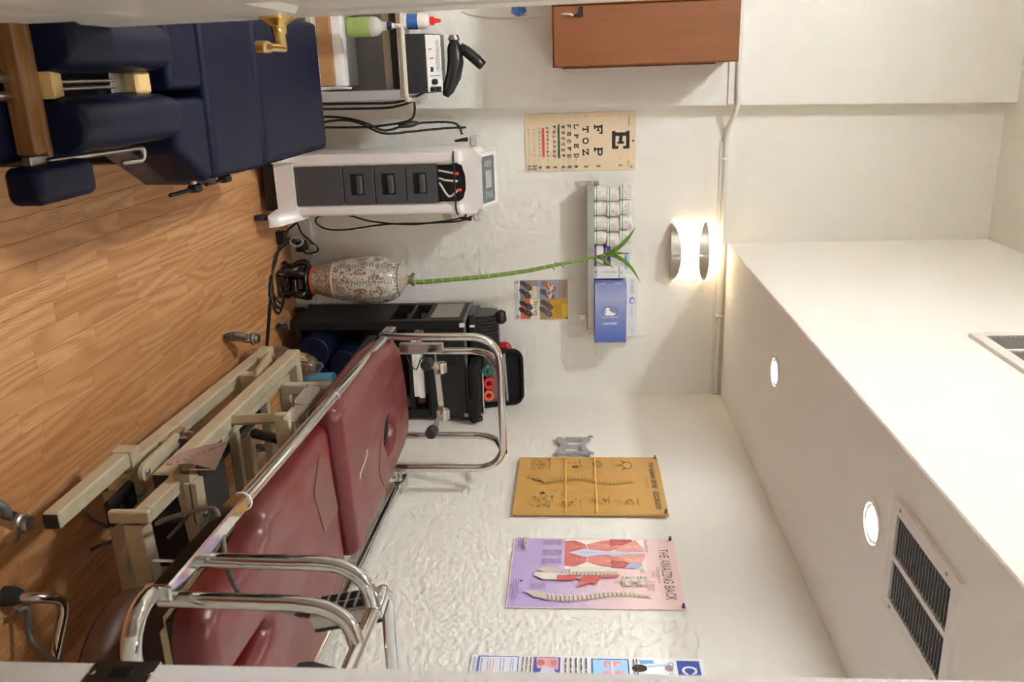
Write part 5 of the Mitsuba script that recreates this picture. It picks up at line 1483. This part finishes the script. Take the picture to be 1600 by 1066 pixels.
tag(obj('floor_strap', prism(sg.Polygon(np.vstack([P_ + nn_ * wid[:, None], (P_ - nn_ * wid[:, None])[::-1]])).buffer(0), 0.004, (0, 0, 0.0005)), 'black_fabric'), 'flat black strap lying on the floor in front of the vase stand', 'strap')

# leads hanging behind the tower and the cart
t = thing('wall_leads', 'bundle of black leads hanging between the metal cart and the white tower', 'cables')
for pts in ([(0.1210, 3.9500, 0.2822), (0.1254, 3.9500, 0.5193), (0.1264, 3.9300, 0.6707), (0.1116, 3.9000, 0.7649), (0.0984, 3.8800, 0.8039), (0.0611, 3.9300, 0.8785)],
            [(0.1442, 3.9700, 0.2736), (0.1485, 3.9700, 0.5123), (0.1466, 3.9500, 0.6649), (0.1259, 3.9200, 0.7601), (0.1041, 3.9000, 0.7885)],
            [(0.1121, 3.9000, 0.7821), (0.1599, 3.9200, 0.7810), (0.2053, 3.9500, 0.7489), (0.2273, 4.0000, 0.6183), (0.2354, 4.0500, 0.4849), (0.2313, 4.1000, 0.2245)],
            [(0.2197, 4.0500, 0.2410), (0.1992, 4.0200, 0.3985), (0.2135, 4.0200, 0.4942), (0.2552, 4.0000, 0.5859), (0.2656, 4.0000, 0.6453), (0.2608, 4.0200, 0.7320), (0.2524, 4.0500, 0.8781), (0.2499, 4.0500, 0.9925)],
            [(0.1785, 4.0400, 0.2485), (0.1892, 4.0400, 0.4154), (0.2133, 4.0000, 0.5293), (0.2503, 4.0000, 0.6164), (0.2339, 4.0200, 0.7038), (0.2238, 4.0500, 0.7894), (0.2244, 4.0500, 0.9098), (0.2402, 4.0500, 0.9570), (0.2799, 4.0300, 0.9755)]):
    obj('lead', tube(spline(pts, 8), 0.0055, 8), 'cable_black', t, smooth=True)
obj('lead_tie', tube([(0.1009, 3.8950, 0.7809), (0.1205, 3.9000, 0.7873)], 0.009, 10), 'white_plastic', t)
obj('strain_block', tube([(0.2315, 3.9900, 0.6859), (0.2250, 4.0000, 0.7382), (0.2220, 4.0300, 0.7689)], [0.011, 0.016, 0.010], 10), 'cable_black', t, smooth=True)
t = thing('tower_lead', 'black lead hanging in a long loop beside the white tower', 'cable')
obj('lead', tube(spline([(0.6703, 4.0800, 0.9991), (0.6954, 4.0900, 0.9247), (0.7046, 4.1100, 0.7475), (0.7122, 4.1400, 0.5494), (0.7445, 4.2000, 0.3368), (0.7427, 4.2200, 0.2323), (0.7089, 4.2200, 0.1827), (0.6736, 4.2000, 0.2120), (0.6668, 4.1800, 0.3493), (0.6983, 4.1600, 0.4814), (0.7114, 4.1200, 0.6817), (0.6938, 4.0900, 0.8462), (0.6756, 4.0800, 0.9552), (0.6511, 4.0800, 0.9689)], 8), 0.0045, 8), 'cable_black', t, smooth=True)
obj('lead_tag', hull([p for q in ((0.6547, 4.0800, 0.8500), (0.6557, 4.0800, 0.8937), (0.6807, 4.0800, 0.8986), (0.6830, 4.0800, 0.8609)) for p in (q, (q[0], q[1] + 0.002, q[2]))]), 'painted', t, smooth=False, color=rgb(176, 160, 120))
t = thing('wall_cable', 'thin white cable running to a black clip on the wooden wall cupboard', 'cable')
obj('cable', tube(spline([(-0.2640, 4.2150, 0.9798), (-0.2387, 4.2150, 1.0626), (-0.2268, 4.2100, 1.1524), (-0.2242, 4.1400, 1.2754), (-0.2186, 3.9500, 1.3693), (-0.2159, 3.8720, 1.4670), (-0.2095, 3.8680, 1.4968)], 8), 0.0045, 8), 'cable_white', t, smooth=True)
obj('black_clip', join(hull([p for q in ((-0.2443, 3.8720, 1.5215), (-0.2437, 3.8720, 1.5376), (-0.2031, 3.8720, 1.5373), (-0.2037, 3.8720, 1.5211)) for p in (q, (q[0], q[1] + 0.01, q[2]))]), hull([p for q in ((-0.2147, 3.8720, 1.4995), (-0.2158, 3.8720, 1.5374), (-0.2031, 3.8720, 1.5373), (-0.2045, 3.8720, 1.4994)) for p in (q, (q[0], q[1] + 0.01, q[2]))])), 'black_plastic', t, smooth=False)
gl = trimesh.creation.icosphere(3, 1.0)
gv = gl.vertices
nz = meshkit.fbm(gv * 3.1 + 4, 3)[:, None] - 0.5
gc = V(*(-0.2610, 4.1900, 1.2441))
tag(obj('blue_glove', trimesh.Trimesh(gc + gv * (0.026, 0.018, 0.030) + gv * nz * 0.03, gl.faces, process=False), 'painted', smooth=True, color=rgb(86, 140, 208)), 'crumpled blue glove hanging at the door edge below the cupboard', 'glove')


# ------------------------------------------------------------------ red traction table along the right wall
t = thing('traction_table', 'red vinyl traction table on a beige steel frame along the right wall', 'treatment table')
near = [(0.998, 2.330), (0.996, 1.98), (0.990, 1.850), (0.998, 1.785), (1.034, 1.758), (1.044, 1.70), (1.036, 1.58), (1.026, 1.478), (1.044, 1.428), (1.085, 1.405), (1.14, 1.402), (1.19, 1.405),
        (1.222, 1.42), (1.238, 1.48), (1.248, 1.60), (1.262, 1.745), (1.278, 1.742), (1.290, 1.60), (1.296, 1.48), (1.31, 1.42), (1.36, 1.405), (1.58, 1.41), (1.612, 1.45), (1.618, 1.98), (1.560, 2.378)]
obj('cushion', cushion(near, 0.672, 0.750, 0.045, step=0.016), 'red_vinyl', t, smooth=50)
far = sg.Polygon([(0.955, 2.338), (1.0, 2.325), (1.30, 2.355), (1.50, 2.392), (1.515, 2.43), (1.508, 2.85), (1.495, 3.19), (1.47, 3.30), (1.40, 3.345), (1.25, 3.335), (1.07, 3.262), (1.01, 3.20), (0.965, 2.90)])
hole = sa.rotate(ellipse(1.31, 2.955, 0.054, 0.080, 10), 8)
far = far.difference(hole)
obj('cushion', cushion(far, 0.700, 0.782, 0.040, step=0.016), 'red_vinyl', t, smooth=50)
obj('hole_floor', prism(hole.buffer(0.012), 0.004, (0, 0, 0.752)), 'black_fabric', t)
for xy, z in (([(1.06, 2.20), (1.10, 2.27), (1.28, 2.31), (1.275, 2.18), (1.13, 2.13)], 0.7506), ([(1.28, 2.80), (1.36, 2.86), (1.43, 2.86), (1.44, 2.79), (1.38, 2.75)], 0.7826)):
    obj('vinyl_patch', prism(sg.Polygon(xy).buffer(0.01), 0.0012, (0, 0, z)), 'patch_vinyl', t, label='brown repair patch')
tag(obj('loose_thread', tube(spline([(1.215, 2.605, 0.7835), (1.235, 2.575, 0.7835), (1.25, 2.50, 0.7835), (1.265, 2.48, 0.784)], 6), 0.0014, 6), 'cable_white', smooth=True), 'thin white thread lying on the far red cushion', 'thread')
obj('deck', join(cbox(1.06, 1.56, 1.44, 2.32, 0.645, 0.671, 0.003), cbox(1.0, 1.46, 2.40, 3.22, 0.66, 0.699, 0.003)), 'black_laminate', t)
# side rails
for x_, in ((0.0,), (0.66,)):
    a, b = V(0.997 + x_, 3.198, 0.742), V(0.902 + x_, 1.56, 0.742)
    rl = obj('side_rail', tube([a, a + (b - a) * 0.46, a + (b - a) * 0.461, b], 0.0165, 20), 'chrome', t, smooth=40)
    obj('rail_collar', cyl(a + (b - a) * 0.455, a + (b - a) * 0.475, 0.0185, 20), 'worn_chrome', rl)
    obj('rail_sleeve', beam(b + (0.0008, 0.10, 0), (0.886 + x_, 1.282, 0.742), 0.036, 0.036, 0.004), 'chrome', rl, smooth=False)
    obj('rail_bracket', beam(a + (0.004, 0.06, 0.004), a + (-0.002, -0.03, 0.004), 0.05, 0.045, 0.004), 'worn_chrome', rl, smooth=False)
obj('end_bar', tube(fillet([(0.888, 1.30, 0.722), (0.885, 1.235, 0.722), (0.93, 1.19, 0.722), (1.55, 1.19, 0.722), (1.55, 1.30, 0.722)], 0.07, 8), 0.0175, 18), 'chrome', t, smooth=True)
obj('end_bar', tube([(1.0, 3.235, 0.716), (1.64, 3.235, 0.716)], 0.0165, 18), 'chrome', t, smooth=40)
obj('cable_tie', tube([(0.908 + 0.022 * math.cos(a), 1.67, 0.742 + 0.022 * math.sin(a)) for a in np.linspace(0, 2 * math.pi, 18)], 0.0025, 8), 'white_plastic', t, smooth=True)
# near hand rails
hz = 1.09
obj('hand_rail', tube([(0.921, 1.45, 0.715), (0.9235, 1.45, 0.85)] + spline([(0.925, 1.45, 0.93), (0.926, 1.45, 0.985), (0.935, 1.447, 1.035), (0.965, 1.438, 1.075), (1.018, 1.425, hz + 0.002)], 6), 0.0155, 18), 'chrome', t, smooth=True)
obj('hand_rail', tube([(0.937, 1.34, 0.705), (0.9395, 1.34, 0.84)] + spline([(0.941, 1.34, 0.92), (0.943, 1.339, 0.975), (0.951, 1.334, 1.03), (0.972, 1.321, 1.070), (1.008, 1.300, hz)], 6), 0.0155, 18), 'chrome', t, smooth=True)
obj('hand_rail', tube(fillet([(0.998, 1.13, hz), (1.022, 1.505, hz), (1.055, 1.53, hz + 0.002), (1.33, 1.60, hz - 0.02), (1.40, 1.615, 0.72)], 0.045, 8), 0.0145, 18), 'chrome', t, smooth=True)
obj('arm_pad', hull([(0.972, 1.21, 1.010), (0.968, 1.21, 1.035), (0.982, 1.20, 1.10), (0.998, 1.20, 1.16), (1.0, 1.05, 1.165), (1.02, 1.05, 1.0), (1.02, 1.18, 1.0), (1.0, 1.18, 1.16), (0.965, 1.10, 1.01)]), 'black_rubber', t, smooth=40)
# far hand rails
obj('hand_rail', tube(fillet([(0.985, 3.15, 0.74), (0.99, 3.15, 1.195), (1.56, 3.16, 1.195), (1.56, 3.16, 0.74)], 0.12, 10), 0.0155, 18), 'chrome', t, smooth=True)
obj('hand_rail', tube(fillet([(1.115, 3.36, 0.70), (1.118, 3.36, 1.13), (1.14, 3.18, 1.193)], 0.09, 10), 0.0145, 18), 'chrome', t, smooth=True)
obj('hand_rail', tube(fillet([(1.512, 3.38, 0.70), (1.512, 3.38, 1.13), (1.505, 3.20, 1.193)], 0.09, 10), 0.0145, 18), 'chrome', t, smooth=True)
obj('rail_base_bar', tube([(1.06, 3.36, 0.706), (1.60, 3.38, 0.706)], 0.013, 14), 'worn_chrome', t, smooth=40)
# chest clamp between the far rails
yc = 3.30
obj('clamp_bar', beam((1.17, yc, 0.916), (1.395, yc + 0.02, 0.924), 0.022, 0.024, 0.003), 'worn_chrome', t, smooth=False)
obj('clamp_post', cbox(1.070, 1.112, yc + 0.02, yc + 0.045, 0.76, 0.945, 0.004), 'worn_chrome', t)
for x, k_ in ((1.165, 0), (1.375, 1)):
    b = obj('clamp_boss', join(cyl((x - 0.018, yc, 0.935), (x + 0.026, yc, 0.935), 0.024, 18), cbox(x - 0.02, x + 0.03, yc - 0.02, yc + 0.02, 0.905, 0.945, 0.004)), 'worn_chrome', t)
    x2 = x - 0.035 if k_ == 0 else x + 0.055
    obj('clamp_arm', beam((x, yc - 0.01, 0.925), (x2, yc - 0.05, 0.895), 0.026, 0.02, 0.003), 'worn_chrome', b, smooth=False)
    obj('end_pad', cyl((x2 - 0.002, yc - 0.095, 0.889), (x2 - 0.001, yc - 0.045, 0.893), 0.024, 20), 'black_rubber', b)
# beige base frame
ZR, ZL = 0.153, 0.335
obj('base_rail', beam((1.137, 3.44, ZR), (1.098, 2.225, ZR), 0.05, 0.055, 0.006), 'beige_enamel', t, smooth=False)
obj('base_rail', beam((1.046, 2.20, 0.175), (1.046, 1.815, 0.175), 0.046, 0.046, 0.005), 'beige_enamel', t, smooth=False)
obj('end_plug', cbox(1.026, 1.066, 1.811, 1.8145, 0.155, 0.195, 0.001), 'black_plastic', t)
obj('end_plug', cbox(1.047, 1.087, 2.070, 2.0748, ZL - 0.022, ZL + 0.022, 0.001), 'black_plastic', t)
obj('rail_elbow', hull([(x, y, z) for y in (2.165, 2.215) for x, z in ((1.02, 0.205), (1.02, 0.145), (1.075, 0.205), (1.075, 0.145))]), 'beige_enamel', t, smooth=False)
obj('rail_elbow', hull([(1.04, 2.165, 0.20), (1.04, 2.215, 0.20), (1.04, 2.165, 0.14), (1.04, 2.215, 0.14), (1.125, 2.205, 0.176), (1.125, 2.255, 0.176), (1.125, 2.205, 0.13), (1.125, 2.255, 0.13)]), 'beige_enamel', t, smooth=False)
obj('base_rail', beam((1.60, 3.44, ZR), (1.57, 1.85, ZR), 0.05, 0.055, 0.006), 'beige_enamel', t, smooth=False)
for y in (3.10, 2.14):
    obj('base_crossbar', beam((1.11, y, ZR - 0.002), (1.60, y, ZR - 0.002), 0.05, 0.05, 0.006), 'beige_enamel', t, smooth=False)
obj('base_leg', beam((1.09, 2.19, 0.16), (1.33, 2.22, 0.16), 0.055, 0.055, 0.006), 'beige_enamel', t, smooth=False)


def castor(x, y, ax):
    """swivel castor; ax: unit direction from the stem to the wheel"""
    ax = V(*ax, 0)
    sd = V(-ax[1], ax[0], 0)
    w = V(x, y, 0.050) + ax * 0.042
    c = obj('castor', tube([w + 0.038 * (ax * math.cos(a) + V(0, 0, 1) * math.sin(a)) for a in np.linspace(0, 2 * math.pi, 25)], 0.012, 10), 'castor_grey', t, smooth=True)
    obj('hub', cyl(w - sd * 0.010, w + sd * 0.010, 0.032, 18), 'worn_chrome', c)
    for s in (-1, 1):
        obj('fork', hull([w + sd * s * 0.015 + V(0, 0, -0.008), w + sd * s * 0.015 + ax * 0.008, w + sd * s * 0.018 + ax * 0.008, w + sd * s * 0.018 - ax * 0.012, V(x, y, 0.105) + sd * s * 0.015 + ax * 0.02, V(x, y, 0.105) + sd * s * 0.018 - ax * 0.02, V(x, y, 0.108) + sd * s * 0.015 - ax * 0.02]), 'grey_metal', c, smooth=False)
    obj('swivel', lathe([(0, 0.100), (0.024, 0.100), (0.028, 0.106), (0.026, 0.114), (0.020, 0.118), (0.022, 0.124), (0.018, 0.134), (0, 0.134)], (x, y, 0)), 'grey_metal', c)
    obj('brake_pedal', hull([V(x, y, 0.10) - ax * 0.02 + sd * 0.012, V(x, y, 0.10) - ax * 0.02 - sd * 0.012, V(x, y, 0.07) - ax * 0.065 + sd * 0.01, V(x, y, 0.07) - ax * 0.065 - sd * 0.01, V(x, y, 0.075) - ax * 0.068, V(x, y, 0.106) - ax * 0.02]), 'grey_metal', c, smooth=False)


castor(1.040, 1.795, (-0.95, -0.3))
castor(1.068, 3.405, (-0.5, -0.85))
castor(1.60, 1.82, (-0.6, 0.8))
castor(1.61, 3.46, (-0.5, -0.85))
# lifting frame
obj('lift_rail', beam((1.092, 3.255, ZL), (1.068, 2.075, ZL), 0.05, 0.055, 0.006), 'beige_enamel', t, smooth=False)
obj('lift_rail', beam((1.52, 3.255, ZL), (1.50, 2.03, ZL), 0.05, 0.055, 0.006), 'beige_enamel', t, smooth=False)
obj('lift_crossbar', beam((1.115, 3.225, ZL), (1.50, 3.225, ZL), 0.05, 0.055, 0.006), 'beige_enamel', t, smooth=False)
obj('inner_rail', beam((1.140, 3.13, ZL - 0.004), (1.122, 2.46, ZL - 0.004), 0.026, 0.04, 0.004), 'beige_enamel', t, smooth=False)
obj('inner_rail', beam((1.455, 3.13, ZL - 0.004), (1.44, 2.46, ZL - 0.004), 0.026, 0.04, 0.004), 'beige_enamel', t, smooth=False)
obj('inner_crossbar', beam((1.15, 3.118, ZL - 0.004), (1.45, 3.118, ZL - 0.004), 0.026, 0.04, 0.004), 'beige_enamel', t, smooth=False)
for y in (2.60, 2.90):
    obj('inner_crossbar', beam((1.135, y, ZL - 0.01), (1.45, y, ZL - 0.01), 0.026, 0.035, 0.004), 'beige_enamel', t, smooth=False)
for (x0, y0), (x1, y1) in (((1.105, 3.27), (1.082, 2.98)), ((1.088, 2.40), (1.045, 2.09))):
    lk = obj('link_bar', hull(np.vstack([np.array([(x0 + 0.021 * math.cos(a), y0 + 0.026 * math.sin(a), 0.215), (x1 + 0.026 * math.cos(a), y1 + 0.026 * math.sin(a), 0.275), (x0 + 0.026 * math.cos(a), y0 + 0.026 * math.sin(a), 0.227), (x1 + 0.026 * math.cos(a), y1 + 0.026 * math.sin(a), 0.287)]) for a in np.linspace(0, 2 * math.pi, 12, endpoint=False)])), 'beige_enamel', t, smooth=30)
    for (x, y, z) in ((x0, y0, 0.225), (x1, y1, 0.285)):
        obj('bolt', cyl((x, y, z), (x, y, z + 0.010), 0.010, 6), 'grey_metal', lk, smooth=False)
    if y0 > 3:
        obj('link_block', cbox(x1 + 0.005, x1 + 0.075, y1 + 0.02, y1 + 0.07, 0.20, 0.262, 0.004), 'beige_enamel', t)
    obj('link_block', cbox(x0 - 0.01, x0 + 0.05, y0 - 0.03, y0 + 0.02, 0.181, 0.214, 0.004), 'beige_enamel', t)
obj('spring', tube([(1.155 + 0.011 * math.cos(a * 9), 3.24 + 0.08 * a / 6.28, 0.215 + 0.011 * math.sin(a * 9)) for a in np.linspace(0, 6.28, 100)], 0.0025, 6), 'rust_metal', t, smooth=True)
obj('catch', hull([(1.07, 2.39, 0.206), (1.07, 2.47, 0.206), (1.13, 2.39, 0.206), (1.13, 2.47, 0.206), (1.07, 2.40, 0.228), (1.07, 2.46, 0.228), (1.13, 2.40, 0.228), (1.13, 2.46, 0.228)]), 'worn_chrome', t, smooth=False)
for y in (2.41, 2.455):
    obj('catch_pin', cyl((1.085, y, 0.228), (1.085, y, 0.255), 0.004, 8), 'worn_chrome', t)
# posts and columns up to the deck
obj('column', beam((1.075, 2.53, 0.36), (1.030, 2.45, 0.665), 0.032, 0.032, 0.004), 'beige_enamel', t, smooth=False)
obj('column', beam((1.47, 2.53, 0.36), (1.47, 2.45, 0.645), 0.032, 0.032, 0.004), 'beige_enamel', t, smooth=False)
for y, x in ((1.98, 1.42), (3.02, 1.15), (3.02, 1.42)):
    if True:
        obj('column', beam((x, y, 0.36), (x, y, 0.65), 0.04, 0.04, 0.004), 'beige_enamel', t, smooth=False)
for i, (pts) in enumerate(([tuple(q[:2]) for q in ((0.9488, 2.3743, 0.6400), (0.9487, 2.5034, 0.6400), (1.0093, 2.6351, 0.6400), (1.0617, 2.7033, 0.6400), (1.0261, 2.5615, 0.6400))], [tuple(q[:2]) for q in ((0.9532, 2.2547, 0.6400), (0.9557, 2.3499, 0.6400), (1.0413, 2.5708, 0.6400), (1.0644, 2.5116, 0.6400), (1.0263, 2.4016, 0.6400))])):
    ap_ = obj('angle_plate', prism(sg.Polygon(pts).buffer(0.006), 0.003, (0, 0, 0.634 + 0.004 * i)), 'plate_metal', t)
    for q in pts[1:3]:
        obj('rivet', cyl((q[0] - 0.01, q[1] - 0.015, 0.637 + 0.004 * i), (q[0] - 0.01, q[1] - 0.015, 0.642 + 0.004 * i), 0.005, 10), 'grey_metal', ap_)
obj('plate_bracket', cbox(0.95, 1.06, 2.275, 2.30, 0.60, 0.645, 0.003), 'beige_enamel', t)
# protractor plate
o_, e1, e2 = V(*(0.9353, 1.9127, 0.4500)), V(*(1.0420, 2.2789, 0.4500)), V(*(1.0738, 2.1671, 0.4500))
arc = [(0.9308, 1.8998, 0.4500), (0.9302, 1.9511, 0.4500), (0.9503, 2.0332, 0.4500), (0.9877, 2.1471, 0.4500), (1.0384, 2.2802, 0.4500), (1.0775, 2.1705, 0.4500), (0.9879, 2.0283, 0.4500)]
pp = obj('protractor_plate', join(prism(sg.Polygon([(a[0], a[1]) for a in arc]), 0.003, (0, 0, 0.447)), beam((arc[5][0], arc[5][1], 0.437), (arc[6][0] + 0.02, arc[6][1], 0.437), 0.004, 0.024, 0.001)), 'protractor_metal', t)
cen = V(arc[6][0], arc[6][1], 0)
p = Print((0, 0, 0.4500), (1, 0, 0), (0, 1, 0), lift=0.0003)
for i in range(9):
    a_ = V(arc[4][0], arc[4][1], 0) * (i / 8) + V(arc[0][0], arc[0][1], 0) * (1 - i / 8)
    d_ = (a_ - cen)
    p.line([tuple((cen + d_ * 0.72)[:2]), tuple((cen + d_ * (0.86 if i % 2 else 0.94))[:2])], 0.002, (70, 46, 40), i > 0)
labels[p.build('scale_marks', pp)] = {'kind': 'stuff'}
# near end: cross tubes, T-bar, plates
obj('cross_tube', beam((1.028, 2.075, 0.405), (1.52, 2.17, 0.39), 0.052, 0.05, 0.005, hollow=True), 'beige_enamel', t, smooth=False)
obj('cross_tube', beam((1.085, 1.895, 0.350), (1.42, 1.93, 0.34), 0.052, 0.05, 0.005, hollow=True), 'beige_enamel', t, smooth=False)
obj('tow_bar', beam((1.072, 2.09, 0.378), (1.066, 1.885, 0.378), 0.042, 0.042, 0.004), 'beige_enamel', t, smooth=False)
obj('tow_plate', rbox(1.046, 1.084, 1.866, 1.886, 0.290, 0.402, 0.008), 'beige_enamel', t, smooth=48)
obj('cross_tube', beam((1.13, 1.52, 0.615), (1.50, 1.52, 0.615), 0.045, 0.045, 0.005), 'beige_enamel', t, smooth=False)
for x in (1.13, 1.45):
    obj('deck_beam', beam((x, 1.52, 0.617), (x + 0.02, 2.30, 0.617), 0.045, 0.05, 0.005), 'beige_enamel', t, smooth=False)
    if x > 1.3:
        obj('column', beam((x + 0.01, 1.86, 0.37), (x + 0.01, 1.83, 0.60), 0.045, 0.045, 0.005), 'beige_enamel', t, smooth=False)
for z in (0.432, 0.412):
    g = shapely.union_all([sg.box(1.06, 2.045, 1.17, 2.095), sg.Point(1.17, 2.07).buffer(0.025)])
    obj('pivot_plate', prism(g, 0.014, (0, 0, z)), 'beige_enamel', t)
obj('bolt', cyl((1.165, 2.07, 0.446), (1.165, 2.07, 0.458), 0.012, 6), 'grey_metal', t, smooth=False)
obj('motor', join(cyl((1.20, 2.35, 0.26), (1.20, 2.95, 0.26), 0.05, 20), cbox(1.18, 1.38, 2.30, 2.50, 0.19, 0.33, 0.01)), 'black_plastic', t)
obj('piston', cyl((1.18, 2.66, 0.37), (1.16, 2.50, 0.63), 0.018, 16), 'black_plastic', t)
obj('control_box', cbox(1.24, 1.40, 2.16, 2.29, 0.20, 0.335, 0.006), 'black_plastic', t)
obj('foot_switch', join(cbox(1.11, 1.19, 2.03, 2.17, 0.178, 0.20, 0.006), cyl((1.15, 2.07, 0.20), (1.15, 2.07, 0.212), 0.014, 14), cyl((1.15, 2.12, 0.20), (1.15, 2.12, 0.212), 0.014, 14)), 'black_plastic', t)
obj('hose', tube(spline([(1.1788, 2.0036, 0.2800), (1.2168, 2.0096, 0.2500), (1.2691, 2.0244, 0.2200), (1.3337, 2.0600, 0.1900), (1.4187, 2.1503, 0.1500)], 8), 0.013, 12), 'beige_enamel', t, smooth=True)
obj('chain', join(*[trimesh.creation.icosphere(1, 0.0032).apply_translation(V(*(0.9237, 1.4480, 0.7450)) * (1 - u) + V(*(0.9017, 1.4162, 0.6600)) * u + V(0, 0, -0.015 * math.sin(math.pi * u))) for u in np.linspace(0, 1, 18)]), 'chrome', t, smooth=True)
obj('chain_hook', tube(spline([(0.912, 1.50, 0.742), (0.905, 1.47, 0.752), (0.898, 1.43, 0.746), (0.905, 1.41, 0.741)], 6), 0.004, 8), 'chrome', t, smooth=True)
# hand control and its lead
hs = thing('hand_control', 'grey hand control with black keys hung on the near chrome hand rail', 'hand control')
ho = V(1.036, 1.462, 1.030)
hx, hy, hz_ = V(0.05, -1.0, 0.0), V(-0.20, -0.02, 0.97), None
hx /= np.linalg.norm(hx)
hy -= hx * (hx @ hy)
hy /= np.linalg.norm(hy)
hz_ = np.cross(hx, hy)          # outward normal of the key face
if hz_ @ V(-1, -1, 0) < 0:
    hz_ = -hz_
hb = hull([(sx * (0.034 - e), sy * (0.074 - e2), z) for sx in (-1, 1) for sy in (-1, 1) for z, e, e2 in ((-0.016, 0.002, 0.002), (0.013, 0, 0), (0.017, 0.004, 0.004))])
obj('case', place(hb, ho, hx, hy, hz_), 'painted', hs, smooth=False, color=rgb(156, 154, 146))
obj('back_shell', place(hull([(sx * 0.0325, sy * 0.072, z) for sx in (-1, 1) for sy in (-1, 1) for z in (-0.024, -0.0162)]), ho, hx, hy, hz_), 'black_plastic', hs, smooth=False)
for r_ in range(5):
    for c_ in range(2):
        obj('key', place(cbox(-0.025 + c_ * 0.028, -0.003 + c_ * 0.028, -0.062 + r_ * 0.022, -0.046 + r_ * 0.022, 0.0172, 0.020, 0.001), ho, hx, hy, hz_), 'black_plastic', hs)
obj('end_panel', place(cbox(-0.027, 0.027, 0.0742, 0.0752, -0.012, 0.012, 0.0004), ho, hx, hy, hz_), 'grey_plastic', hs)
q0 = ho - hy * 0.074
obj('strain_relief', tube([q0, q0 - hy * 0.012, q0 - hy * 0.03 + V(-0.004, 0, 0), q0 - hy * 0.045 + V(-0.008, 0, 0)], [0.010, 0.009, 0.008, 0.006], 12), 'black_rubber', hs, smooth=True)
for i in range(7):
    c_ = q0 - hy * (0.006 + i * 0.0055) + V(-0.001 * i, 0, 0)
    obj('relief_ring', cyl(c_ - hy * 0.001, c_ + hy * 0.001, 0.0115 - 0.0005 * i, 12), 'black_rubber', hs)
obj('lead', tube(spline([q0 - hy * 0.042 + V(-0.008, 0, 0), (0.99, 1.40, 0.86), (0.955, 1.44, 0.80), (0.905, 1.53, 0.752), (0.880, 1.56, 0.735), (0.874, 1.575, 0.715), (0.895, 1.60, 0.66), (0.95, 1.66, 0.56), (1.03, 1.78, 0.47), (1.08, 1.90, 0.445), (1.12, 2.0, 0.44), (1.17, 2.05, 0.40), (1.22, 2.03, 0.35)], 8), 0.0055, 10), 'cable_grey', hs, smooth=True)
tag(obj('floor_lead', tube(spline([(1.17, 2.22, 0.20), (1.1743, 2.1866, 0.1900), (1.1334, 2.1449, 0.1600), (1.1077, 2.0920, 0.1300), (1.1210, 2.0524, 0.1100), (1.1880, 2.0883, 0.0900), (1.2761, 2.1901, 0.0700), (1.3724, 2.3127, 0.0600), (1.34, 2.16, 0.03)], 8), 0.0055, 10), 'cable_grey', smooth=True), 'grey lead looping out from the beige frame over the floor', 'cable')

# ------------------------------------------------------------------ round stool under the near end
t = thing('round_stool', 'round brown vinyl stool with bent chrome legs by the doorway', 'stool')
QX, QY = 1.375, 1.66
obj('seat', lathe([(0, 0.37), (0.185, 0.37), (0.20, 0.385), (0.205, 0.41), (0.198, 0.435), (0.17, 0.45), (0.10, 0.458), (0, 0.46)], (QX, QY, 0), seg=48), 'brown_vinyl', t, smooth=50)
obj('seam', tube([(QX - 0.07 + 0.35 * (u - 0.5) * 0.2, QY + 0.38 * (u - 0.5), 0.4595 - 0.06 * (2 * u - 1) ** 4 * 0.4) for u in np.linspace(0, 1, 18)], 0.002, 6), 'brown_vinyl', t, smooth=True)
LF = [(1.2605, 1.8161, 0.0000), (1.2806, 1.8302, 0.0850), (1.3270, 1.8863, 0.1000), (1.3550, 1.8859, 0.1000), (1.4136, 1.7502, 0.1000)]
leg = fillet([(LF[0][0] + 0.01, LF[0][1], 0.02), (LF[1][0] + 0.0, LF[1][1], 0.085), (LF[2][0], LF[2][1], 0.115), (1.50, 1.78, 0.10), (1.46, 1.70, 0.36)], 0.05, 8)
lg = obj('leg', tube(leg, 0.0135, 16), 'chrome', t, smooth=True)
obj('rubber_foot', lathe([(0, 0), (0.026, 0), (0.026, 0.02), (0.018, 0.045), (0, 0.045)], (LF[0][0] + 0.008, LF[0][1], 0.0)), 'black_rubber', lg)
obj('brace', tube(fillet([(LF[0][0] + 0.04, LF[0][1] - 0.02, 0.04), (LF[1][0] + 0.02, LF[1][1] - 0.01, 0.055), (1.40, 1.80, 0.05), (1.42, 1.72, 0.2)], 0.04, 6), 0.008, 10), 'cable_grey', lg, smooth=True)
for a in (0.3, 5.2):
    lg = obj('leg', tube(fillet([(QX + 0.05 * math.cos(a), QY + 0.05 * math.sin(a), 0.37), (QX + 0.08 * math.cos(a), QY + 0.08 * math.sin(a), 0.12), (QX + 0.19 * math.cos(a), QY + 0.19 * math.sin(a), 0.09), (QX + 0.22 * math.cos(a), QY + 0.22 * math.sin(a), 0.02)], 0.05, 8), 0.0135, 14), 'chrome', t, smooth=True)
    obj('rubber_foot', lathe([(0, 0), (0.024, 0), (0.024, 0.02), (0.016, 0.04), (0, 0.04)], (QX + 0.22 * math.cos(a), QY + 0.22 * math.sin(a), 0)), 'black_rubber', lg)
